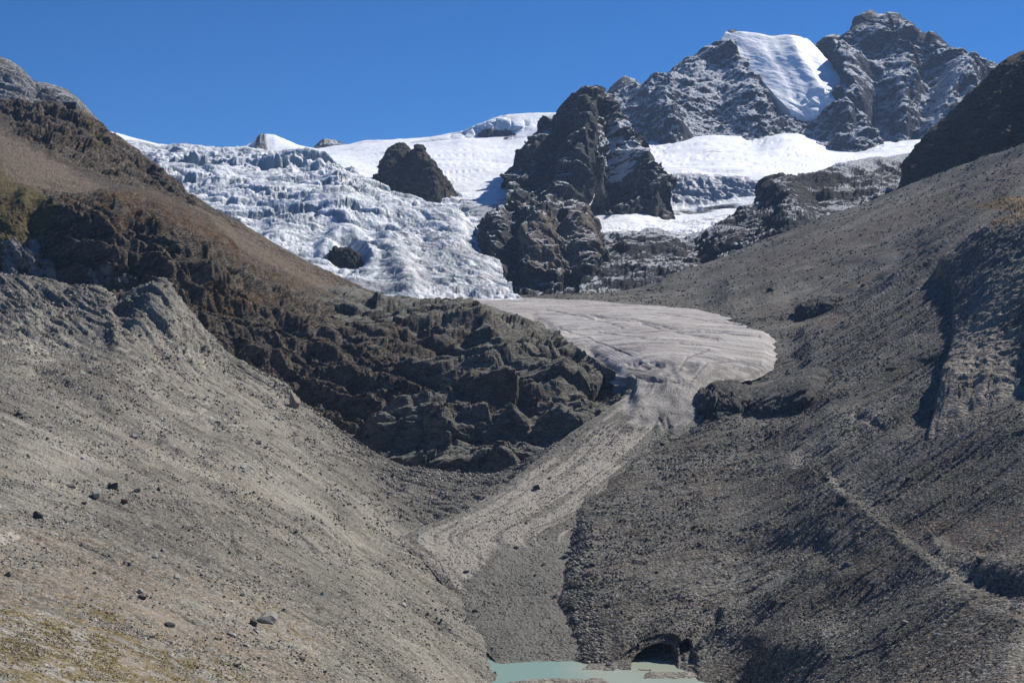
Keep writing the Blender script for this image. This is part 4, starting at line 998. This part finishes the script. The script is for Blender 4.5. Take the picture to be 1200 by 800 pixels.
# ================================================================== boulders
BV = {}
def ico(sub):
    if sub in BV: return BV[sub]
    ph = (1+5**.5)/2
    V = [(-1,ph,0),(1,ph,0),(-1,-ph,0),(1,-ph,0),(0,-1,ph),(0,1,ph),(0,-1,-ph),(0,1,-ph),(ph,0,-1),(ph,0,1),(-ph,0,-1),(-ph,0,1)]
    Fc = [(0,11,5),(0,5,1),(0,1,7),(0,7,10),(0,10,11),(1,5,9),(5,11,4),(11,10,2),(10,7,6),(7,1,8),(3,9,4),(3,4,2),(3,2,6),(3,6,8),(3,8,9),(4,9,5),(2,4,11),(6,2,10),(8,6,7),(9,8,1)]
    V = [np.array(v)/math.sqrt(1+ph*ph) for v in V]
    for _ in range(sub):
        mid = {}; nf = []
        def mp(a, b):
            k = (min(a, b), max(a, b))
            if k not in mid:
                v = V[a]+V[b]; V.append(v/np.linalg.norm(v)); mid[k] = len(V)-1
            return mid[k]
        for a, b_, c in Fc:
            x, y, z = mp(a, b_), mp(b_, c), mp(c, a); nf += [(a,x,z),(b_,y,x),(c,z,y),(x,y,z)]
        Fc = nf
    BV[sub] = (np.array(V, f32), np.array(Fc, np.int32)); return BV[sub]

def boulder_shape(seed, sub=4, flat=.85, cuts=15):
    """a sphere cut by random planes into a blocky stone, then roughened"""
    r = np.random.RandomState(seed); V, Fc = ico(sub); V = V.copy()
    V *= np.array([1, r.uniform(.7, .95), flat*r.uniform(.8, 1.1)], f32)
    for k in range(cuts):
        n = r.normal(size=3); n /= np.linalg.norm(n); d = r.uniform(.34, .62)
        q = V@n.astype(f32); m = q > d; V[m] -= ((q[m]-d)[:, None]*n[None, :]).astype(f32)
    V += (V/np.linalg.norm(V, axis=1)[:, None])*(fbm(V+seed, .5, 4, .6, seed=seed)*.07)[:, None]
    V /= np.abs(V[:, 0]).max()
    return V, Fc
def boulder_mat(name, dark, light, size=.8):
    t = NT(name); n = t.noise(t.pos, size, 5, .7); n2 = t.noise(t.pos, size*.2, 4, .7)
    return t.out(t.mix(t.ramp(t.math('ADD', t.math('MULTIPLY', n, .6), t.math('MULTIPLY', n2, .4)), .38, .62), dark, light), .9, t.math('ADD', n, n2), size*.25, .8, spec=.15)
BM = {'grey': boulder_mat('grey_boulder', (.17,.163,.148), (.36,.345,.31)), 'pale': boulder_mat('pale_boulder', (.28,.27,.25), (.46,.44,.40)),
      'dark': boulder_mat('dark_boulder', (.045,.045,.045), (.10,.098,.092)), 'red': boulder_mat('red_boulder', (.12,.06,.045), (.24,.14,.105)),
      'blue': boulder_mat('blue_boulder', (.07,.08,.085), (.15,.16,.165)), 'tan': boulder_mat('tan_boulder', (.20,.16,.13), (.34,.28,.235))}
# where each sheet really ends up, for standing stones on it
def surf(px, py, sheets):
    best = None
    for s in sheets:
        x = 600+s.P[:, 0]/s.P[:, 1]*F; y = 400-(s.P[:, 2]-CZ)/s.P[:, 1]*F
        d = (x-px)**2+(y-py)**2; i = np.where(d < 6)[0]
        if len(i) == 0: i = np.array([d.argmin()])
        j = i[s.P[i, 1].argmin()]
        if best is None or (s.P[j, 1] < best[1] and d[j] < 30): best = s.P[j]
    return best.copy()
protos = {}
rnd = random.Random(5)
def boulder(px, py, wpx, tone, label, group=None, sheets=None, seed=0, shape=None, hscale=1.0, sub=4):
    pt = surf(px, py, sheets)
    key = (seed % 9 if shape is None else shape, tone, sub)
    if key not in protos:
        V, Fc = boulder_shape(key[0]*13+5, sub); me = bpy.data.meshes.new('boulder'); raw_mesh(me, V, Fc); me.materials.append(BM[tone]); protos[key] = me
    o = bpy.data.objects.new('boulder', protos[key]); col.objects.link(o)
    r = wpx*pt[1]/F/2
    o.location = (float(pt[0]), float(pt[1])+r*.3, float(pt[2])+r*.26*hscale)
    o.rotation_euler = (rnd.uniform(-.3, .3), rnd.uniform(-.3, .3), rnd.uniform(0, 6.28)) if shape is None else (0, 0, 0)
    o.scale = (r, r, r*hscale)
    o['label'] = label; o['category'] = 'boulder'
    if group: o['group'] = group
    return o
A_, R_, T_ = [AS], [RS], [TS]
NAMED = [
 (314,727,31,'grey','big grey boulder with a hollowed top on the left foreground slope',A_,1.0,1),
 (297,731,11,'dark','dark block leaning against the left of the big grey boulder',A_,1.1,2),
 (302,739,8,'pale','small pale stone at the foot of the big grey boulder',A_,.8,3),
 (273,743,13,'pale','flat pale boulder just below the big grey boulder',A_,.6,4),
 (288,754,10,'pale','bright white stone below the flat pale boulder',A_,.6,5),
 (318,757,10,'grey','grey stone directly below the big grey boulder',A_,.6,6),
 (45,604,12,'dark','dark upright boulder standing alone near the left edge',A_,1.15,7),
 (112,579,15,'pale','pale oblong boulder near the reddish boulder on the left slope',A_,.75,8),
 (145,587,13,'red','reddish brown boulder on the left slope',A_,.95,1),
 (133,571,11,'dark','dark boulder between the pale oblong and reddish boulders',A_,1.0,2),
 (98,588,10,'dark','low dark boulder left of the reddish boulder',A_,.7,3),
 (159,574,9,'dark','small dark stone right of the reddish boulder',A_,.8,4),
 (82,568,10,'tan','brownish stone left of the pale oblong boulder',A_,.6,5),
 (166,699,12,'dark','dark low boulder in the middle of the left foreground',A_,.6,6),
 (164,692,10,'pale','pale stone resting behind the low dark boulder',A_,.7,7),
 (208,676,10,'pale','whitish stone above the low dark boulder',A_,.7,8),
 (182,650,8,'pale','white stone high in the left foreground with a smaller one beside it',A_,.8,2),
 (195,658,8,'grey','grey stone just right of the white stone in the left foreground',A_,.7,3),
 (198,732,13,'dark','dark jagged stone between the low dark boulder and the big grey boulder',A_,.7,4),
 (223,719,8,'grey','grey stone left of the big grey boulder cluster',A_,.8,5),
 (285,696,7,'dark','small dark stone above the big grey boulder',A_,.8,6),
 (356,772,11,'dark','dark stone at the bottom of the left foreground slope',A_,.7,7),
 (8,672,10,'dark','dark stone touching the left edge of the view',A_,.7,8),
 (277,778,12,'dark','dark flat stone near the bottom edge of the left slope',A_,.5,1),
 (380,785,12,'grey','grey broken slab at the bottom edge left of the lake',A_,.7,3),
 (345,474,12,'tan','tall pinkish brown boulder on the crest beside the rock step',A_,1.7,2),
 (156,510,8,'grey','round grey stone under the dark gully of the left slope',A_,.8,5),
 (304,518,9,'dark','dark stone midway up the left slope',A_,.7,6),
 (475,708,9,'pale','pale stone low on the left slope near the tongue',A_,.8,7),
 (992,662,17,'blue','blue grey boulder on the lower right slope',R_,.95,1),
 (1025,684,13,'blue','blue grey boulder right of and below its bigger neighbour',R_,.9,2),
 (1097,744,14,'pale','pale rounded boulder near the lower right corner',R_,.75,3),
 (1060,728,9,'pale','small pale stone left of the pale rounded boulder',R_,.7,4),
 (1016,718,9,'pale','pale flat stone below the blue grey boulders',R_,.7,5),
 (908,704,11,'dark','dark boulder in the lower middle of the right slope',R_,.9,6),
 (1150,655,13,'dark','dark boulder on the edge of the eroded bank',R_,.9,7),
 (690,671,13,'tan','pinkish boulder in the stony strip beside the tongue',R_,.9,8),
 (694,660,10,'dark','dark boulder just above the pinkish boulder',R_,.9,1),
 (672,686,10,'dark','dark boulder below the pinkish boulder',R_,.9,2),
 (905,339,12,'dark','dark boulder above the lobe on the far right slope',R_,.8,3),
 (1063,560,9,'dark','dark boulder beside the pale patch on the right slope',R_,.8,4),
 (605,640,6,'dark','small black stone on the upper debris of the tongue',T_,.9,5),
 (636,660,6,'dark','small black stone in the middle of the tongue',T_,.9,6),
 (661,652,7,'dark','small black stone near the right border of the tongue',T_,.9,7),
 (557,715,7,'dark','small black stone on the left of the lower tongue',T_,.9,8),
 (546,668,8,'dark','dark stone pair at the edge of the pinkish debris stripe',T_,.8,1),
 (628,571,8,'dark','dark stone on the pale stripe below the rock step',T_,.8,2),
 (651,697,7,'dark','dark stone right of centre on the lower tongue',T_,.8,3),
]
for i, (px, py, w, tone, lab, sh, hs, sd) in enumerate(NAMED):
    boulder(px, py, w, tone, lab, sheets=sh, seed=sd, hscale=hs, sub=5 if w > 20 else 3, shape=None)

def visible_pool(s, y_lim=None):
    """vertices of a sheet that no other sheet hides, by a coarse depth map"""
    x = 600+s.P[:, 0]/s.P[:, 1]*F; y = 400-(s.P[:, 2]-CZ)/s.P[:, 1]*F
    return x, y
# coarse depth map of the whole scene
G = 3
DM = np.full((800//G+2, 1200//G+2), 1e9)
for s in SHEETS:
    x, y = visible_pool(s); i = (x/G).astype(int); j = (y/G).astype(int)
    ok = (x > 0) & (x < 1200) & (y > 0) & (y < 800)
    np.minimum.at(DM, (j[ok], i[ok]), s.P[ok, 1])
def pool(s):
    x, y = visible_pool(s); ok = (x > 2) & (x < 1198) & (y > 2) & (y < 798)
    ok &= (s.P[:, 2] > .3)
    i = (np.clip(x, 0, 1199)/G).astype(int); j = (np.clip(y, 0, 799)/G).astype(int)
    ok &= s.P[:, 1] < DM[j, i]*1.04
    return np.where(ok)[0], x, y
rsn = np.random.RandomState(11)
def scatter_boulders(s, n, wlo, whi, tones, label_by_tone, group, region=None):
    idx, x, y = pool(s)
    if region is not None:
        k = region(x[idx], y[idx]); idx = idx[rsn.rand(len(idx)) < k]
    pick = rsn.choice(idx, n, replace=False)
    for q in pick:
        tone = tones[rsn.randint(len(tones))]
        w = wlo+(whi-wlo)*rsn.rand()**2.2
        sd = rsn.randint(6)
        key = (sd, tone, 2)
        if key not in protos:
            V, Fc = boulder_shape(sd*13+5, 2); me = bpy.data.meshes.new('boulder'); raw_mesh(me, V, Fc); me.materials.append(BM[tone]); protos[key] = me
        o = bpy.data.objects.new('boulder', protos[key]); col.objects.link(o)
        r = w*float(s.P[q, 1])/F/2
        o.location = [float(s.P[q, 0]), float(s.P[q, 1]), float(s.P[q, 2])+r*.25]
        o.rotation_euler = (rsn.uniform(-.4, .4), rsn.uniform(-.4, .4), rsn.uniform(0, 6.28)); o.scale = (r, r*rsn.uniform(.7, 1), r*rsn.uniform(.6, .95))
        o['label'] = label_by_tone[tone]; o['category'] = 'boulder'; o['group'] = group+' '+tone
lab = lambda where: {'grey': 'small grey boulder scattered on '+where, 'pale': 'small pale boulder scattered on '+where, 'dark': 'small dark boulder scattered on '+where, 'blue': 'small bluish boulder scattered on '+where, 'tan': 'small brownish boulder scattered on '+where, 'red': 'small reddish boulder scattered on '+where}
scatter_boulders(AS, 95, 4, 8, ['grey', 'pale', 'grey', 'dark', 'tan'], lab('the sunlit left moraine'), 'boulders on the left moraine')
scatter_boulders(RS, 90, 4, 9, ['grey', 'blue', 'dark', 'grey'], lab('the shaded right slope'), 'boulders on the right slope')
scatter_boulders(RS, 45, 4, 9, ['grey', 'tan', 'dark'], lab('the stony strip beside the tongue'), 'boulders beside the tongue',
                 region=lambda x, y: ((np.abs(x-(680+np.clip(y-700, 0, 99)*.25)) < 16) & (y > 600) & (y < 778))*1.0)
scatter_boulders(TS, 18, 3, 5, ['dark', 'grey'], lab('the glacier tongue'), 'boulders on the glacier tongue', region=lambda x, y: (y > 560)*1.)

# uncountable rubble between them
def rubble(s, n, lo, hi, mat, name, label, seed, region=None):
    r = np.random.RandomState(seed); idx, x, y = pool(s)
    if region is not None: idx = idx[r.rand(len(idx)) < region(x[idx], y[idx], s.P[idx])]
    q = idx[r.randint(len(idx), size=n)]
    V0, F0 = ico(0); V1 = []
    C_ = s.P[q]; sz = (lo+(hi-lo)*r.rand(n)**3)*C_[:, 1]/F/2
    shapes = []
    for k in range(12):
        v = V0*r.uniform(.6, 1.25, size=(12, 1)); v = v*np.array([1, r.uniform(.6, 1), r.uniform(.45, .9)]); shapes.append(v)
    shapes = np.array(shapes); sh = shapes[r.randint(12, size=n)]
    a = r.rand(n)*6.28; ca, sa = np.cos(a)[:, None], np.sin(a)[:, None]
    X_ = sh[:, :, 0]*ca-sh[:, :, 1]*sa; Y_ = sh[:, :, 0]*sa+sh[:, :, 1]*ca
    P = np.stack([X_, Y_, sh[:, :, 2]], 2)*sz[:, None, None]+C_[:, None, :]
    off = r.normal(size=(n, 3))*np.array([1, 1, 0])*(C_[:, 1:2]/F*.5); P += off[:, None, :]
    P[:, :, 2] += (sz*.15)[:, None]
    Q = (F0[None]+(np.arange(n)*12)[:, None, None]).reshape(-1, 3)
    me = bpy.data.meshes.new(name); raw_mesh(me, P.reshape(-1, 3), Q)
    at = me.attributes.new('tone', 'FLOAT', 'POINT'); at.data.foreach_set('value', np.repeat(r.rand(n), 12).astype(f32))
    me.materials.append(mat)
    o = bpy.data.objects.new(name, me); col.objects.link(o); o['label'] = label; o['category'] = name; o['kind'] = 'stuff'
def rub_mat(name, dark, mid, light):
    t = NT(name); a = t.attr('tone'); c = t.mix(t.ramp(a, 0, .6), dark, mid); c = t.mix(t.ramp(a, .75, 1.), c, light)
    n = t.noise(t.pos, .6, 3, .6); return t.out(t.gain(c, t.remap(n, .3, .7, .75, 1.25)), .92, n, .15, .6, spec=.1)
patch = lambda P, sz, seed: sstep(fbm(P, sz, 3, .6, seed=seed)*2.2+.45)
rubble(AS, 34000, .9, 4.6, rub_mat('left_rubble', (.09,.084,.07), (.24,.222,.19), (.55,.52,.46)), 'rubble', 'loose stones strewn over the sunlit left moraine', 3, lambda x, y, P: patch(P, 25, 5))
rubble(RS, 42000, .9, 4.2, rub_mat('right_rubble', (.055,.055,.054), (.125,.12,.112), (.33,.32,.30)), 'rubble', 'loose dark stones strewn over the right slope', 4, lambda x, y, P: patch(P, 35, 6))
rubble(RS, 2600, 1.5, 6, rub_mat('strip_rubble', (.08,.078,.07), (.18,.17,.155), (.36,.34,.31)), 'rubble', 'coarse blocks in the strip between tongue and right slope', 6,
       lambda x, y, P: ((np.abs(x-(680+np.clip(y-700, 0, 99)*.25)) < 15) & (y > 610) & (y < 780))*1.)
rubble(AS, 15000, .6, 2.4, rub_mat('tuft_green', (.075,.072,.022), (.15,.115,.036), (.22,.15,.06)), 'grass', 'ochre and green grass tufts in the left foreground', 9,
       lambda x, y, P: sstep((y-690-.25*np.clip(x-60, 0, 999))/70)*(x < 430)*sstep(fbm(P, 9, 4, .65, seed=78)*4.0+.35))
rubble(TS, 9000, .8, 2.6, rub_mat('tongue_rubble', (.06,.058,.052), (.15,.142,.125), (.30,.28,.25)), 'rubble', 'small stones dotting the debris covered glacier tongue', 5, lambda x, y, P: (y > 500)*(.3+.7*patch(P, 30, 8)))

# ================================================================== mountain hut
wood = plain_mat('hut_shingle', (.055,.052,.05), .7, .3, .8); roofm = plain_mat('hut_roof', (.10,.11,.12), .4, .15, 1.); glas = plain_mat('hut_glass', (.03,.04,.05), .1, .1, 1., 0, .5)
hut = bpy.data.objects.new('mountain_hut', None); col.objects.link(hut)
hp = surf(81, 125.5, [SHEETS[[q.px[0] for q in SHEETS].index(-260.0)]]) if False else None
LS = [q for q in SHEETS if abs(q.px[0]+260) < 1 and abs(q.py[0]-395) < 1][0]
hp = surf(81, 124.5, [LS])
hut.location = (float(hp[0]), float(hp[1]), float(hp[2])-1.2); hut.rotation_euler = (0, 0, .12)
hut['label'] = 'dark mountain hut standing on the left crest against the grey peak'; hut['category'] = 'mountain hut'
def box(name, x0, x1, y0, y1, z0, z1, mat, parent, roof=0):
    V = [(x0,y0,z0),(x1,y0,z0),(x1,y1,z0),(x0,y1,z0),(x0,y0,z1),(x1,y0,z1),(x1,y1,z1),(x0,y1,z1)]
    me = bpy.data.meshes.new(name); me.from_pydata(V, [], [(0,3,2,1),(4,5,6,7),(0,1,5,4),(1,2,6,5),(2,3,7,6),(3,0,4,7)]); me.materials.append(mat)
    o = bpy.data.objects.new(name, me); col.objects.link(o); o.parent = parent; return o
box('wall', -6.5, 6.5, -4, 4, 0, 5.2, wood, hut)
V = [(-7,-4.6,5.203),(7,-4.6,5.203),(7,4.6,5.203),(-7,4.6,5.203),(-7,0,7.0),(7,0,7.0)]
me = bpy.data.meshes.new('roof'); me.from_pydata(V, [], [(0,3,2,1),(0,1,5,4),(2,3,4,5),(1,2,5),(3,0,4)]); me.materials.append(roofm)
o = bpy.data.objects.new('roof', me); col.objects.link(o); o.parent = hut
for i in range(5): box('window', -5.3+i*2.3, -4.2+i*2.3, -4.06, -3.9, 2.8, 3.9, glas, hut)

# ================================================================== air, light, camera
SUN_EL, SUN_AZ = 44, 52     # azimuth measured from the view direction to the right
hz = bpy.data.meshes.new('haze')
x0, x1, y0, y1, z0, z1 = -16000, 16000, -3200, 16500, -13.0, 1450
V = [(x0,y0,z0),(x1,y0,z0),(x1,y1,z0),(x0,y1,z0),(x0,y0,z1),(x1,y0,z1),(x1,y1,z1),(x0,y1,z1)]
hz.from_pydata(V, [], [(0,3,2,1),(4,5,6,7),(0,1,5,4),(1,2,6,5),(2,3,7,6),(3,0,4,7)])
hm = bpy.data.materials.new('haze_air'); hm.use_nodes = True; nt = hm.node_tree; nt.nodes.clear()
pv = nt.nodes.new('ShaderNodeVolumePrincipled'); om = nt.nodes.new('ShaderNodeOutputMaterial')
pv.inputs['Color'].default_value = (.45,.65,1,1); pv.inputs['Density'].default_value = 2.3e-5; pv.inputs['Anisotropy'].default_value = .1
nt.links.new(pv.outputs[0], om.inputs['Volume']); hz.materials.append(hm)
USE_HAZE = True
if USE_HAZE:
    ho = bpy.data.objects.new('haze', hz); col.objects.link(ho); ho['kind'] = 'stuff'; ho['label'] = 'thin blue mountain air filling the valley'; ho['category'] = 'haze'

w = bpy.data.worlds.new('World'); scene.world = w; w.use_nodes = True; nt = w.node_tree; nt.nodes.clear()
skyn = nt.nodes.new('ShaderNodeTexSky'); skyn.sky_type = 'NISHITA'; skyn.sun_disc = False
skyn.sun_elevation = math.radians(SUN_EL); skyn.sun_rotation = math.radians(SUN_AZ)
skyn.altitude = 3500; skyn.air_density = 1.0; skyn.dust_density = 0.05; skyn.ozone_density = 3.0
bg = nt.nodes.new('ShaderNodeBackground'); bg.inputs[1].default_value = .060
tint = nt.nodes.new('ShaderNodeMix'); tint.data_type = 'RGBA'; tint.blend_type = 'MULTIPLY'; tint.inputs[0].default_value = 1.0
tint.inputs[7].default_value = (.20,.76,1.32,1)
ow = nt.nodes.new('ShaderNodeOutputWorld')
nt.links.new(skyn.outputs[0], tint.inputs[6]); nt.links.new(tint.outputs[2], bg.inputs[0]); nt.links.new(bg.outputs[0], ow.inputs[0])

sl = bpy.data.lights.new('sun', 'SUN'); sl.energy = 5.0; sl.angle = math.radians(.5); sl.color = (1, .95, .88)
so = bpy.data.objects.new('sun', sl); col.objects.link(so)
from mathutils import Vector
e, a = math.radians(SUN_EL), math.radians(SUN_AZ)
sd = Vector((math.sin(a)*math.cos(e), math.cos(a)*math.cos(e), math.sin(e)))
so.rotation_euler = sd.to_track_quat('Z', 'Y').to_euler()

cam = bpy.data.cameras.new('camera'); cam.lens = 50; cam.sensor_width = 36; cam.clip_start = 1; cam.clip_end = 40000
co = bpy.data.objects.new('camera', cam); col.objects.link(co); co.location = (0, 0, CZ); co.rotation_euler = (math.pi/2, 0, 0)
scene.camera = co
scene.view_settings.view_transform = 'Standard'; scene.view_settings.look = 'None'; scene.view_settings.gamma = 1; scene.view_settings.exposure = .27
scene.view_settings.use_curve_mapping = False
scene.cycles.max_bounces = 5; scene.cycles.diffuse_bounces = 3; scene.cycles.volume_bounces = 1
scene.cycles.use_denoising = True
